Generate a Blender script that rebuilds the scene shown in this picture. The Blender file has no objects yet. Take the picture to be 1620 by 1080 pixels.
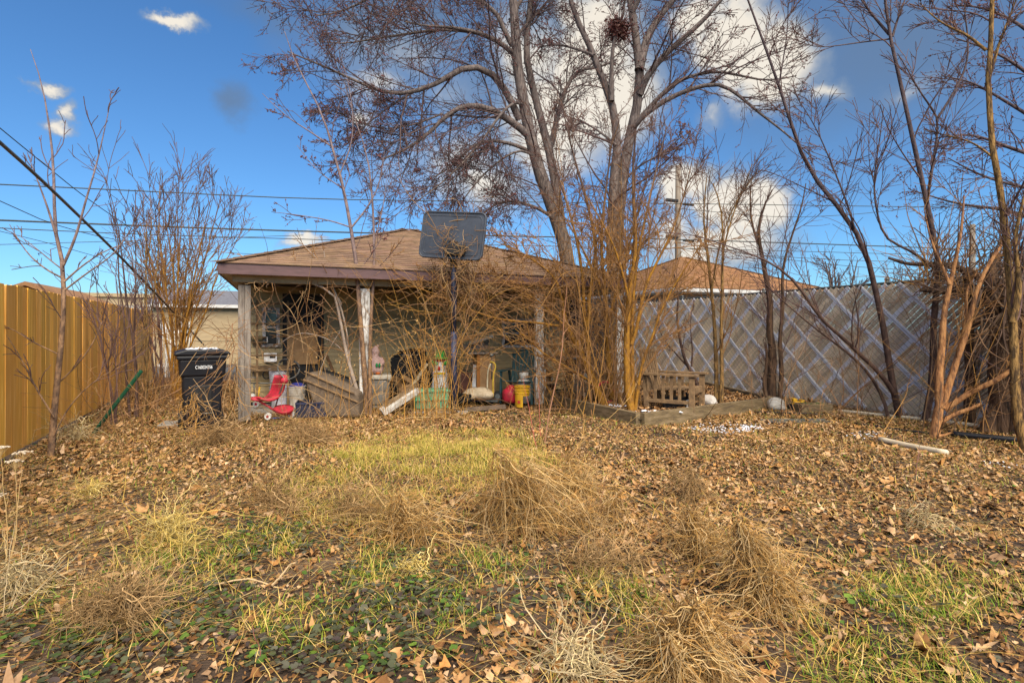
import bpy, math, random
import numpy as np
from mathutils import Vector, Matrix, Euler

C = bpy.context.scene.collection
RNG = np.random.default_rng(7)
# ------------------------------------------------------------------ survey helpers
# camera stands at the origin of the yard, 1.4 m high, looking 22.5 degrees right of the yard axis (+Y)
YAW = math.radians(22.5)
SN, CS = math.sin(YAW), math.cos(YAW)
EYE, FOC, PX, PY = 1.4, 870.0, 810.0, 522.0
def P(px, py, d):
    xc = (px - PX) / FOC * d
    return np.array([xc * CS + d * SN, -xc * SN + d * CS, EYE + (PY - py) / FOC * d])
def G(px, py, z=0.0):
    d = FOC * (EYE - z) / (py - PY)
    p = P(px, py, d); p[2] = z
    return p
def pix(x, y, z=0.0):
    xc = x * CS - y * SN; zc = x * SN + y * CS
    zc = np.maximum(zc, 0.3)
    return PX + FOC * xc / zc, PY - FOC * (z - EYE) / zc, zc
def gz(x, y):
    return (0.025 * np.sin(x * 1.7 + 1) * np.sin(y * 1.3) + 0.015 * np.sin(x * 3.9 + y * 2.2)
            + 0.06 * np.exp(-(((x - 1.0) / 1.3) ** 2 + ((y - 5.6) / 1.0) ** 2)))

# ------------------------------------------------------------------ materials
MATS = {}
def mat(name, c, c2=None, rough=0.8, scale=6.0, stretch=(1, 1, 1), attr=False, bump=0.0, bscale=None,
        metal=0.0, lo=0.35, hi=0.65, c3=None, spec=0.3, zramp=None, detail=6.0, trans=0.0, alpha=1.0):
    m = bpy.data.materials.new(name); m.use_nodes = True
    nt = m.node_tree; N = nt.nodes; L = nt.links
    b = N['Principled BSDF']
    b.inputs['Roughness'].default_value = rough
    b.inputs['Metallic'].default_value = metal
    b.inputs['Specular IOR Level'].default_value = spec
    tc = N.new('ShaderNodeTexCoord'); mp = N.new('ShaderNodeMapping')
    mp.inputs['Scale'].default_value = stretch
    L.new(tc.outputs['Object'], mp.inputs['Vector'])
    nz = N.new('ShaderNodeTexNoise'); nz.inputs['Scale'].default_value = scale; nz.inputs['Detail'].default_value = detail
    nz.inputs['Roughness'].default_value = 0.62
    L.new(mp.outputs['Vector'], nz.inputs['Vector'])
    rp = N.new('ShaderNodeValToRGB')
    c2 = c2 or tuple(v * 0.6 for v in c)
    rp.color_ramp.elements[0].position = lo; rp.color_ramp.elements[1].position = hi
    rp.color_ramp.elements[0].color = (*c2, 1); rp.color_ramp.elements[1].color = (*c, 1)
    if c3:
        e = rp.color_ramp.elements.new(0.5 * (lo + hi)); e.color = (*c3, 1)
    L.new(nz.outputs['Fac'], rp.inputs['Fac'])
    col = rp.outputs['Color']
    if zramp:      # colour of the bark higher up the plant: (z0, z1, colour, colour2)
        z0, z1, ca, cb = zramp
        sp = N.new('ShaderNodeSeparateXYZ'); L.new(tc.outputs['Object'], sp.inputs[0])
        mr = N.new('ShaderNodeMapRange'); mr.inputs[1].default_value = z0; mr.inputs[2].default_value = z1
        L.new(sp.outputs['Z'], mr.inputs[0])
        r2 = N.new('ShaderNodeValToRGB'); r2.color_ramp.elements[0].position = lo; r2.color_ramp.elements[1].position = hi
        r2.color_ramp.elements[0].color = (*cb, 1); r2.color_ramp.elements[1].color = (*ca, 1)
        L.new(nz.outputs['Fac'], r2.inputs['Fac'])
        mx = N.new('ShaderNodeMix'); mx.data_type = 'RGBA'
        L.new(mr.outputs[0], mx.inputs['Factor']); L.new(col, mx.inputs[6]); L.new(r2.outputs['Color'], mx.inputs[7])
        col = mx.outputs[2]
    if attr:
        at = N.new('ShaderNodeAttribute'); at.attribute_name = 'col'
        mx = N.new('ShaderNodeMix'); mx.data_type = 'RGBA'; mx.blend_type = 'MULTIPLY'; mx.inputs['Factor'].default_value = 1
        L.new(col, mx.inputs[6]); L.new(at.outputs['Color'], mx.inputs[7]); col = mx.outputs[2]
    L.new(col, b.inputs['Base Color'])
    if bump:
        n2 = N.new('ShaderNodeTexNoise'); n2.inputs['Scale'].default_value = bscale or scale * 3; n2.inputs['Detail'].default_value = 5
        L.new(mp.outputs['Vector'], n2.inputs['Vector'])
        bp = N.new('ShaderNodeBump'); bp.inputs['Strength'].default_value = bump; bp.inputs['Distance'].default_value = 0.02
        L.new(n2.outputs['Fac'], bp.inputs['Height']); L.new(bp.outputs['Normal'], b.inputs['Normal'])
    if trans:
        b.inputs['Transmission Weight'].default_value = trans
    MATS[name] = m
    return m

# ------------------------------------------------------------------ mesh collector
class MB:
    def __init__(s): s.v = []; s.f = []; s.c = []; s.n = 0; s.col = (1, 1, 1)
    def add(s, v, f, col=None):
        v = np.asarray(v, float).reshape(-1, 3)
        if isinstance(f, np.ndarray): s.f.append(f + s.n)
        else:
            by = {}
            for q in f: by.setdefault(len(q), []).append(q)
            for q in by.values(): s.f.append(np.asarray(q, int) + s.n)
        s.v.append(v)
        col = s.col if col is None else col
        col = np.asarray(col, float)
        if col.ndim == 1: col = np.repeat(col[None], len(v), 0)
        s.c.append(col); s.n += len(v)
    def box(s, c, size, rot=None, taper=1.0, col=None):
        x, y, z = [a / 2 for a in size]
        v = np.array([(-x, -y, -z), (x, -y, -z), (x, y, -z), (-x, y, -z), (-x * taper, -y * taper, z), (x * taper, -y * taper, z), (x * taper, y * taper, z), (-x * taper, y * taper, z)])
        if rot is not None:
            R = np.array(Euler(rot).to_matrix()); v = v @ R.T
        s.add(v + np.asarray(c, float), [(0, 3, 2, 1), (4, 5, 6, 7), (0, 1, 5, 4), (1, 2, 6, 5), (2, 3, 7, 6), (3, 0, 4, 7)], col)
    def bar(s, a, b, w, t, up=(0, 0, 1), col=None):      # plank from a to b, w wide, t thick
        a = np.asarray(a, float); b = np.asarray(b, float); d = b - a; d = d / np.linalg.norm(d)
        u = np.cross(d, np.asarray(up, float))
        if np.linalg.norm(u) < 1e-4: u = np.cross(d, (1, 0, 0))
        u /= np.linalg.norm(u); n = np.cross(u, d)
        q = [(-1, -1), (1, -1), (1, 1), (-1, 1)]
        v = [p + u * i * w / 2 + n * j * t / 2 for p in (a, b) for i, j in q]
        s.add(v, [(3, 2, 1, 0), (4, 5, 6, 7), (0, 1, 5, 4), (1, 2, 6, 5), (2, 3, 7, 6), (3, 0, 4, 7)], col)
    def tube(s, pts, r, n=8, cap=True, col=None, smooth=0):
        pts = np.asarray(pts, float)
        if smooth: pts = resample(pts, smooth)
        r = np.asarray(r, float)
        if r.ndim == 0: r = np.full(len(pts), float(r))
        elif len(r) != len(pts): r = np.interp(np.linspace(0, 1, len(pts)), np.linspace(0, 1, len(r)), r)
        v, f = tubes(pts[None], r[None], n)
        s.add(v, f, col)
        if cap:
            k = len(pts)
            s.f.append(np.array([list(range(s.n - k * n, s.n - k * n + n))])[:, ::-1]); s.f.append(np.array([list(range(s.n - n, s.n))]))
    def lathe(s, prof, n=20, c=(0, 0, 0), rot=None, sx=1, sy=1, col=None):
        a = np.linspace(0, 2 * np.pi, n, endpoint=False)
        v = np.array([(r * np.cos(t) * sx, r * np.sin(t) * sy, z) for r, z in prof for t in a])
        if rot is not None: v = v @ np.array(Euler(rot).to_matrix()).T
        f = [(i * n + j, i * n + (j + 1) % n, (i + 1) * n + (j + 1) % n, (i + 1) * n + j) for i in range(len(prof) - 1) for j in range(n)]
        f.append(tuple(range(n))[::-1]); f.append(tuple(range((len(prof) - 1) * n, len(prof) * n)))
        s.add(v + np.asarray(c, float), f, col)
    def ball(s, c, rad, n=14, m=9, rot=None, col=None):
        rad = (rad,) * 3 if np.isscalar(rad) else rad
        ph = np.linspace(-np.pi / 2 + .01, np.pi / 2 - .01, m); th = np.linspace(0, 2 * np.pi, n, endpoint=False)
        v = np.array([(np.cos(p) * np.cos(t) * rad[0], np.cos(p) * np.sin(t) * rad[1], np.sin(p) * rad[2]) for p in ph for t in th])
        if rot is not None: v = v @ np.array(Euler(rot).to_matrix()).T
        f = [(i * n + j, i * n + (j + 1) % n, (i + 1) * n + (j + 1) % n, (i + 1) * n + j) for i in range(m - 1) for j in range(n)]
        f.append(tuple(range(n))[::-1]); f.append(tuple(range((m - 1) * n, m * n)))
        s.add(v + np.asarray(c, float), f, col)
    def ring(s, c, R, r, n=28, m=8, rot=None, col=None):
        a = np.linspace(0, 2 * np.pi, n, endpoint=False); b = np.linspace(0, 2 * np.pi, m, endpoint=False)
        v = np.array([((R + r * np.cos(q)) * np.cos(t), (R + r * np.cos(q)) * np.sin(t), r * np.sin(q)) for t in a for q in b])
        if rot is not None: v = v @ np.array(Euler(rot).to_matrix()).T
        f = [(i * m + j, ((i + 1) % n) * m + j, ((i + 1) % n) * m + (j + 1) % m, i * m + (j + 1) % m) for i in range(n) for j in range(m)]
        s.add(v + np.asarray(c, float), f, col)
    def prism(s, poly, y0, y1, rot=None, c=(0, 0, 0), col=None):      # polygon in local XZ extruded along Y
        k = len(poly)
        v = np.array([(x, y0, z) for x, z in poly] + [(x, y1, z) for x, z in poly])
        if rot is not None: v = v @ np.array(Euler(rot).to_matrix()).T
        f = [tuple(range(k)), tuple(range(k, 2 * k))[::-1]] + [(i, i + k, (i + 1) % k + k, (i + 1) % k) for i in range(k)]
        s.add(v + np.asarray(c, float), f, col)
    def build(s, name, m, parent=None, smooth=False, bevel=0.0, rem=0.0):
        v = np.concatenate(s.v); me = bpy.data.meshes.new(name)
        me.vertices.add(len(v)); me.vertices.foreach_set('co', v.astype(np.float32).ravel())
        nl = sum(q.size for q in s.f); npoly = sum(len(q) for q in s.f)
        me.loops.add(nl); me.polygons.add(npoly)
        me.loops.foreach_set('vertex_index', np.concatenate([q.ravel() for q in s.f]).astype(np.int32))
        tot = np.concatenate([np.full(len(q), q.shape[1]) for q in s.f])
        st = np.concatenate([[0], np.cumsum(tot)[:-1]])
        me.polygons.foreach_set('loop_start', st.astype(np.int32))
        me.polygons.foreach_set('use_smooth', np.full(npoly, bool(smooth)))
        me.update(calc_edges=True); me.validate()
        cc = np.concatenate(s.c); cc = np.concatenate([cc, np.ones((len(cc), 1))], 1)
        a = me.attributes.new('col', 'FLOAT_COLOR', 'POINT'); a.data.foreach_set('color', cc.astype(np.float32).ravel())
        me.materials.append(MATS[m])
        o = bpy.data.objects.new(name, me); C.objects.link(o)
        if parent is not None: o.parent = parent
        if bevel:
            b = o.modifiers.new('bevel', 'BEVEL'); b.width = bevel; b.segments = 2; b.limit_method = 'ANGLE'
        if rem:
            r = o.modifiers.new('remesh', 'REMESH'); r.mode = 'VOXEL'; r.voxel_size = rem; r.use_smooth_shade = True
            q = o.modifiers.new('soft', 'SMOOTH'); q.iterations = 4
        return o

def resample(p, n, it=2):
    p = np.asarray(p, float)
    for _ in range(it):         # Chaikin corner cutting keeps the ends
        a = 0.75 * p[:-1] + 0.25 * p[1:]; b = 0.25 * p[:-1] + 0.75 * p[1:]
        q = np.empty((2 * len(a), 3)); q[0::2] = a; q[1::2] = b
        p = np.concatenate([p[:1], q, p[-1:]])
    s = np.concatenate([[0], np.cumsum(np.linalg.norm(np.diff(p, axis=0), axis=1))])
    t = np.linspace(0, s[-1], n)
    return np.stack([np.interp(t, s, p[:, k]) for k in range(3)], 1)

def tubes(Pt, R, S):
    B, N, _ = Pt.shape
    T = np.gradient(Pt, axis=1); T /= np.linalg.norm(T, axis=2, keepdims=True) + 1e-9
    mt = np.abs(T.mean(1)); ref = np.eye(3)[np.argmin(mt, axis=1)][:, None, :]
    U = np.cross(T, np.broadcast_to(ref, T.shape)); U /= np.linalg.norm(U, axis=2, keepdims=True) + 1e-9
    V = np.cross(T, U)
    a = np.linspace(0, 2 * np.pi, S, endpoint=False)
    X = Pt[:, :, None] + R[:, :, None, None] * (np.cos(a)[None, None, :, None] * U[:, :, None] + np.sin(a)[None, None, :, None] * V[:, :, None])
    b = np.arange(B)[:, None, None] * N * S; i = np.arange(N - 1)[None, :, None] * S; j = np.arange(S)[None, None, :]; j2 = (j + 1) % S
    f = np.stack(np.broadcast_arrays(b + i + j, b + i + j2, b + i + S + j2, b + i + S + j), -1).reshape(-1, 4)
    return X.reshape(-1, 3), f

# ------------------------------------------------------------------ things and parts
LABELS = {}
def tag(o, label=None, cat=None, group=None, kind=None):
    if label: o['label'] = label
    if cat: o['category'] = cat
    if group: o['group'] = group
    if kind: o['kind'] = kind
    return o
def thing(name, label, cat, loc=(0, 0, 0), rz=0.0, group=None):
    o = bpy.data.objects.new(name, None); C.objects.link(o); o.empty_display_size = 0.2
    o.location = [float(a) for a in loc]; o.rotation_euler = (0, 0, rz)
    return tag(o, label, cat, group)
def copy_tree(o, parent=None):
    c = o.copy(); C.objects.link(c)
    if parent: c.parent = parent
    for ch in list(o.children): copy_tree(ch, c)
    return c

# ------------------------------------------------------------------ plants
def spawn(rng, Pt, R, k, L, ang=0.8, up=0.1, npts=6, wig=0.12, tmin=0.15, tmax=1.0, rs=0.6, tip=0.0015, droop=0.0, lt=0.5, rcap=0.02, bias=None):
    B, N, _ = Pt.shape
    idx = np.repeat(np.arange(B), k); M = len(idx)
    t = rng.uniform(tmin, tmax, M); f = t * (N - 1.001); i = f.astype(int); w = (f - i)[:, None]
    pos = Pt[idx, i] * (1 - w) + Pt[idx, i + 1] * w
    tan = Pt[idx, i + 1] - Pt[idx, i]; tan /= np.linalg.norm(tan, axis=1, keepdims=True) + 1e-9
    r = R[idx, i] * (1 - w[:, 0]) + R[idx, i + 1] * w[:, 0]
    v = rng.normal(size=(M, 3)); v -= (v * tan).sum(1, keepdims=True) * tan; v /= np.linalg.norm(v, axis=1, keepdims=True)
    a = (ang * (1 + 0.3 * rng.normal(size=M)))[:, None]
    d = np.cos(a) * tan + np.sin(a) * v; d[:, 2] += up
    if bias is not None: d += np.asarray(bias)
    d /= np.linalg.norm(d, axis=1, keepdims=True)
    ln = np.asarray(L) * np.ones(B); ln = ln[idx] * rng.uniform(0.45, 1.15, M) * (1 - lt * t)
    out = np.empty((M, npts, 3)); out[:, 0] = pos
    for j in range(1, npts):
        d = d + wig * rng.normal(size=(M, 3)); d[:, 2] += droop
        d /= np.linalg.norm(d, axis=1, keepdims=True)
        out[:, j] = out[:, j - 1] + d * (ln / (npts - 1))[:, None]
    r0 = np.minimum(r * rs, ln * rcap); r0 = np.maximum(r0, tip * 1.2)
    RR = r0[:, None] + (tip - r0)[:, None] * np.linspace(0, 1, npts)[None] ** 0.8
    return out, RR
def limbs_from(paths, n=16):
    """paths: (pixel polyline, depth0, depth1, r0, r1) -> batch"""
    A = []; R = []
    for pts, d0, d1, r0, r1 in paths:
        s = np.linspace(0, 1, len(pts))
        p = np.array([P(x, y, d0 + (d1 - d0) * u) for (x, y), u in zip(pts, s)])
        A.append(resample(p, n)); R.append(np.linspace(r0, r1, n))
    return np.array(A), np.array(R)
def length(Pt): return np.linalg.norm(np.diff(Pt, axis=1), axis=2).sum(1)
OCT_V = np.array([(1, 0, 0), (0, 1, 0), (-1, 0, 0), (0, -1, 0), (0, 0, 1.7), (0, 0, -1.4)], float)
OCT_F = np.array([(0, 1, 4), (1, 2, 4), (2, 3, 4), (3, 0, 4), (1, 0, 5), (2, 1, 5), (3, 2, 5), (0, 3, 5)])
def rotmats(rng, n, tilt=0.4):
    yaw = rng.uniform(0, 2 * np.pi, n); ax = rng.uniform(0, 2 * np.pi, n); a = np.abs(rng.normal(0, tilt, n))
    kx, ky = np.cos(ax), np.sin(ax); z = np.zeros(n)
    K = np.stack([np.stack([z, z, ky], 1), np.stack([z, z, -kx], 1), np.stack([-ky, kx, z], 1)], 1)
    I = np.eye(3)[None]
    Rt = I + np.sin(a)[:, None, None] * K + (1 - np.cos(a))[:, None, None] * (K @ K)
    Rz = np.zeros((n, 3, 3)); Rz[:, 0, 0] = np.cos(yaw); Rz[:, 0, 1] = -np.sin(yaw); Rz[:, 1, 0] = np.sin(yaw); Rz[:, 1, 1] = np.cos(yaw); Rz[:, 2, 2] = 1
    return Rt @ Rz
def scatter(mb, V, F, pos, Rm, sc, col):
    """V (K,3) or (n,K,3)"""
    n = len(pos); V = np.asarray(V, float)
    if V.ndim == 2: V = np.broadcast_to(V, (n,) + V.shape)
    sc = np.asarray(sc, float).reshape(n, 1, -1)
    X = np.einsum('nij,nkj->nki', Rm, V * sc) + pos[:, None]
    K = V.shape[1]
    f = (np.arange(n)[:, None, None] * K + F[None]).reshape(-1, F.shape[1])
    cc = np.repeat(np.asarray(col, float), K, 0) if np.ndim(col) == 2 else col
    mb.add(X.reshape(-1, 3), f, cc)
def tree(name, label, cat, base, paths, lv, bark, twig, seed, group=None, buds=0, budsize=0.015, budmat='bud', sides=8, n=16, extra=None):
    """paths -> 'trunk' mesh; lv: list of spawn settings -> 'crown' mesh; all in world units relative to the base"""
    rng = np.random.default_rng(seed)
    base = np.asarray(base, float)
    t = thing(name, label, cat, base, 0, group)
    A, R = limbs_from(paths, n); A = A - base
    m = MB(); v, f = tubes(A, R, sides); m.add(v, f); m.build('trunk', bark, t, True)
    m = MB(); cur = [(A, R)]; last = None
    for kw in lv:
        kw = dict(kw); allp = kw.pop('all', False); rel = kw.pop('rel', None); S = kw.pop('S', 4)
        nxt = []
        for (a, r) in (cur if allp else cur[-1:]):
            k2 = dict(kw)
            if rel: k2['L'] = np.minimum(length(a) * rel, kw['L'])
            q = spawn(rng, a, r, **k2); nxt.append(q)
            v, f = tubes(q[0], q[1], S); m.add(v, f)
        if allp and len(nxt) > 1:
            npt = nxt[0][0].shape[1]
            nxt = [(np.concatenate([q[0] for q in nxt]), np.concatenate([q[1] for q in nxt]))]
        cur.append(nxt[-1])
    m.build('crown', twig, t, True)
    if buds:
        a = cur[-1][0]; B, N, _ = a.shape
        idx = rng.integers(0, B, buds); u = rng.uniform(0.25, 1, buds) * (N - 1.001); i = u.astype(int); w = (u - i)[:, None]
        pos = a[idx, i] * (1 - w) + a[idx, i + 1] * w + rng.normal(0, budsize * 0.7, (buds, 3))
        b = MB(); scatter(b, OCT_V, OCT_F, pos, rotmats(rng, buds, 0.9), budsize * rng.uniform(0.5, 1.25, buds), rng.uniform(0.6, 1.25, (buds, 1)) * np.ones((1, 3)))
        b.build('buds', budmat, t)['kind'] = 'stuff'
    return t, cur
def wander(rng, start, d, ln, npts=14, wig=0.25, grav=0.0, up=0.0):
    M = len(start); out = np.empty((M, npts, 3)); out[:, 0] = start; d = np.array(d, float)
    d /= np.linalg.norm(d, axis=1, keepdims=True); c = rng.normal(0, wig, (M, 3))
    for j in range(1, npts):
        c = 0.75 * c + 0.25 * rng.normal(0, wig * 2.0, (M, 3)) ; d = d + c; d[:, 2] += up + grav * j / npts
        d /= np.linalg.norm(d, axis=1, keepdims=True)
        out[:, j] = out[:, j - 1] + d * (np.asarray(ln) / (npts - 1))[:, None]
    return out
def strands(mb, A, r0, r1, S=4, col=None):
    B, N, _ = A.shape
    r0 = np.asarray(r0) * np.ones(B); r1 = np.asarray(r1) * np.ones(B)
    R = r0[:, None] + (r1 - r0)[:, None] * np.linspace(0, 1, N)[None]
    v, f = tubes(A, R, S)
    mb.add(v, f, None if col is None else (np.repeat(col, N * S, 0) if np.ndim(col) == 2 else col))
# ------------------------------------------------------------------ camera, light, sky
sc = bpy.context.scene
cam = bpy.data.objects.new('camera', bpy.data.cameras.new('camera')); C.objects.link(cam)
cam.location = (0, 0, EYE); cam.rotation_euler = (math.radians(90), 0, -YAW)
cam.data.sensor_width = 36; cam.data.lens = FOC / 1620 * 36
cam.data.shift_y = -18 / 1620; cam.data.clip_end = 3000; cam.data.clip_start = 0.05
sc.camera = cam
SUN = Vector((-0.04, -0.66, 0.75)).normalized()
sl = bpy.data.lights.new('sun', 'SUN'); sl.energy = 4.6; sl.angle = math.radians(62); sl.color = (1.0, 0.88, 0.70)
so = bpy.data.objects.new('sun', sl); C.objects.link(so); so.rotation_euler = SUN.to_track_quat('Z', 'Y').to_euler(); so.location = (0, 0, 30)
sc.view_settings.view_transform = 'Standard'; sc.view_settings.look = 'None'; sc.view_settings.exposure = 1.0; sc.view_settings.gamma = 1
world = bpy.data.worlds.new('World'); sc.world = world; world.use_nodes = True
nt = world.node_tree; N = nt.nodes; L = nt.links
bg = N['Background']; bg.inputs['Strength'].default_value = 0.1
sky = N.new('ShaderNodeTexSky'); sky.sky_type = 'NISHITA'; sky.sun_disc = False
sky.sun_elevation = math.asin(SUN.z); sky.sun_rotation = math.atan2(SUN.x, SUN.y)
sky.ozone_density = 2.2; sky.air_density = 1.0; sky.dust_density = 0.4
tint = N.new('ShaderNodeMix'); tint.data_type = 'RGBA'; tint.blend_type = 'MULTIPLY'; tint.inputs['Factor'].default_value = 1
tint.inputs[7].default_value = (0.35, 0.60, 0.81, 1); L.new(sky.outputs[0], tint.inputs[6])
geo = N.new('ShaderNodeTexCoord')
def vm(op, a, b=None):
    n = N.new('ShaderNodeVectorMath'); n.operation = op
    for i, q in enumerate((a, b)):
        if q is None: continue
        if isinstance(q, tuple): n.inputs[i].default_value = q
        else: L.new(q, n.inputs[i])
    return n
def mth(op, a, b=None, c=None):
    n = N.new('ShaderNodeMath'); n.operation = op
    for i, q in enumerate((a, b, c)):
        if q is None: continue
        if isinstance(q, (int, float)): n.inputs[i].default_value = q
        else: L.new(q, n.inputs[i])
    return n.outputs[0]
wn = N.new('ShaderNodeTexNoise'); wn.inputs['Scale'].default_value = 3.2; wn.inputs['Detail'].default_value = 9; wn.inputs['Roughness'].default_value = 0.62
L.new(geo.outputs['Generated'], wn.inputs['Vector'])
wn2 = N.new('ShaderNodeTexNoise'); wn2.inputs['Scale'].default_value = 13; wn2.inputs['Detail'].default_value = 9; wn2.inputs['Roughness'].default_value = 0.6
L.new(geo.outputs['Generated'], wn2.inputs['Vector'])
warp = vm('ADD', geo.outputs['Generated'], vm('SCALE', vm('SUBTRACT', wn2.outputs['Color'], (0.5, 0.5, 0.5)).outputs[0]).outputs[0])
warp.inputs[1].links[0].from_node.inputs[3].default_value = 0.09
# clouds: direction seen from the yard, half width, half height, weight
def blob(px, py, rx, ry, w):
    c = Vector((P(px, py, 1.0) - np.array([0, 0, EYE])).tolist()); k = 1 / c.length; c.normalize()
    m = N.new('ShaderNodeMapping'); m.vector_type = 'TEXTURE'
    m.inputs['Location'].default_value = c
    m.inputs['Rotation'].default_value = c.to_track_quat('Y', 'Z').to_euler()
    m.inputs['Scale'].default_value = (rx / FOC * k, 0.6, ry / FOC * k)
    L.new(warp.outputs[0], m.inputs['Vector'])
    ln = vm('LENGTH', m.outputs[0]).outputs['Value']
    return mth('MULTIPLY', mth('SUBTRACT', 1.0, ln), w)
def union(lst):
    r = None
    for b in lst:
        v = blob(*b); r = v if r is None else mth('MAXIMUM', r, v)
    return r
white = [(935, 80, 110, 120, 1.3), (880, 190, 140, 120, 1.2), (965, 150, 105, 130, 1.2), (850, 90, 120, 130, .7), (720, 250, 210, 100, .5), (640, 90, 200, 80, .35), (1165, 60, 80, 95, 1.15), (1215, 105, 95, 85, 1.15), (1110, 30, 60, 60, .7), (1300, 145, 50, 30, .6), (1130, 180, 40, 30, .4),
         (1080, 290, 60, 55, 1.15), (1165, 320, 90, 70, 1.3), (1205, 335, 62, 66, 1.3), (1150, 385, 130, 60, .9), (1060, 370, 70, 70, .7), (760, 290, 170, 75, .55), (830, 120, 90, 110, .6), (600, 140, 90, 40, .5), (575, 185, 40, 30, .6),
         (275, 38, 48, 17, 1.0), (66, 132, 32, 16, .9), (95, 175, 18, 26, .75), (92, 200, 28, 18, .8), (485, 384, 60, 14, .7), (700, 150, 120, 80, .4), (1440, 140, 70, 30, .35)]
dark = [(372, 165, 44, 46, .8), (1420, 60, 420, 330, .75), (950, -40, 560, 280, .8), (640, 40, 270, 120, .9), (760, 130, 200, 170, .6), (430, 20, 120, 50, .55), (1090, 60, 130, 70, .5), (1130, 410, 170, 70, .7)]
edge = mth('MULTIPLY', mth('SUBTRACT', wn.outputs['Fac'], 0.5), 0.55)
dw = mth('ADD', union(white), edge)
dd = mth('ADD', union(dark), edge)
def ramp(v, a, b, cap):
    m = N.new('ShaderNodeMapRange'); m.interpolation_type = 'SMOOTHSTEP'
    m.inputs[1].default_value = a; m.inputs[2].default_value = b; m.inputs[3].default_value = 0; m.inputs[4].default_value = cap
    L.new(v, m.inputs[0]); return m.outputs[0]
def cmix(f, a, b):
    m = N.new('ShaderNodeMix'); m.data_type = 'RGBA'; L.new(f, m.inputs['Factor'])
    for s_, q in ((6, a), (7, b)):
        if isinstance(q, tuple): m.inputs[s_].default_value = (*q, 1)
        else: L.new(q, m.inputs[s_])
    return m.outputs[2]
CLB = 8.0
c_d = cmix(ramp(dd, 0.0, 0.75, 0.72), tint.outputs[2], (0.095 * CLB, 0.138 * CLB, 0.205 * CLB))
ccol = cmix(ramp(mth('ADD', dw, mth('MULTIPLY', mth('SUBTRACT', wn2.outputs['Fac'], 0.5), 1.1)), 0.15, 0.75, 1.0), (0.20 * CLB, 0.245 * CLB, 0.30 * CLB), (0.60 * CLB, 0.55 * CLB, 0.47 * CLB))
c_w = cmix(ramp(dw, -0.02, 0.60, 0.95), c_d, ccol)
L.new(c_w, bg.inputs['Color'])
world.cycles.sampling_method = 'MANUAL'; world.cycles.sample_map_resolution = 512

# ------------------------------------------------------------------ materials
mat('soil', (0.155, 0.098, 0.055), (0.026, 0.018, 0.014), 0.95, 2.2, bump=1.0, bscale=60, c3=(0.075, 0.048, 0.030), detail=14)
mat('litter', (1, 1, 1), (0.66, 0.60, 0.54), 0.85, 30, attr=True, spec=.12)
mat('blade', (1, 1, 1), (0.75, 0.75, 0.65), 0.8, 20, attr=True, spec=.12)
mat('fence_wood', (0.93, 0.56, 0.15), (0.72, 0.37, 0.07), 0.65, 2.2, (15, 15, 0.55), attr=True, bump=0.06, bscale=9, c3=(0.76, 0.39, 0.075), detail=9, spec=.15)
mat('shingle', (0.25, 0.158, 0.098), (0.165, 0.104, 0.068), 0.9, 5, attr=True, bump=0.5, bscale=160, detail=8)
mat('shingle_tan', (0.30, 0.155, 0.068), (0.19, 0.095, 0.042), 0.9, 5, attr=True, bump=0.4, bscale=140, detail=8)
mat('fascia_brown', (0.115, 0.062, 0.062), (0.075, 0.042, 0.042), 0.5, 4, (1, 1, 6), bump=0.1)
mat('beige_trim', (0.40, 0.32, 0.20), (0.27, 0.21, 0.13), 0.6, 5, bump=0.1)
mat('siding', (0.42, 0.32, 0.165), (0.29, 0.22, 0.11), 0.55, 2.5, (0.6, 1, 5), bump=0.08, detail=8)
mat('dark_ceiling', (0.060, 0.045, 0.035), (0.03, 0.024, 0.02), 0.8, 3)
mat('old_white_paint', (0.55, 0.53, 0.50), (0.17, 0.135, 0.105), 0.7, 7, (3, 3, 0.9), bump=0.5, bscale=25, lo=0.40, hi=0.54, detail=10)
mat('white_paint', (0.72, 0.72, 0.70), (0.55, 0.54, 0.50), 0.5, 4)
mat('grey_wood', (0.27, 0.23, 0.19), (0.13, 0.105, 0.085), 0.85, 5, (5, 5, 0.8), bump=0.4, bscale=18)
mat('bed_timber', (0.20, 0.145, 0.085), (0.085, 0.060, 0.035), 0.85, 4, (1, 1, 5), bump=0.4, bscale=14, c3=(0.14, 0.10, 0.05), detail=9)
mat('bench_wood', (0.25, 0.155, 0.075), (0.12, 0.075, 0.04), 0.8, 6, (2, 2, 2), bump=0.3, bscale=30)
mat('black_plastic', (0.010, 0.010, 0.013), (0.006, 0.006, 0.008), 0.45, 5, bump=0.08, spec=0.28)
mat('dull_black', (0.020, 0.019, 0.019), (0.008, 0.008, 0.008), 0.6, 9)
mat('board_plastic', (0.050, 0.058, 0.075), (0.036, 0.042, 0.055), 0.5, 6, bump=0.1, detail=9)
mat('navy_metal', (0.035, 0.042, 0.085), (0.012, 0.013, 0.022), 0.5, 7, (2, 2, 0.7), lo=.4, hi=.6)
mat('lettering', (0.75, 0.75, 0.75), (0.7, 0.7, 0.7), 0.5)
mat('dark_glass', (0.012, 0.014, 0.018), (0.008, 0.009, 0.012), 0.08, 3, spec=0.5)
mat('slat_tan', (0.80, 0.66, 0.48), (0.62, 0.50, 0.36), 0.5, 3, attr=True, detail=8)
mat('slat_white', (0.80, 0.80, 0.84), (0.62, 0.62, 0.67), 0.45, 4)
mat('galvanised', (0.16, 0.165, 0.16), (0.09, 0.095, 0.09), 0.45, 15, metal=0.6)
mat('wire_dark', (0.055, 0.065, 0.060), (0.03, 0.036, 0.033), 0.6, 20)
mat('gutter_white', (0.55, 0.54, 0.52), (0.44, 0.43, 0.41), 0.4, 4)
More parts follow.
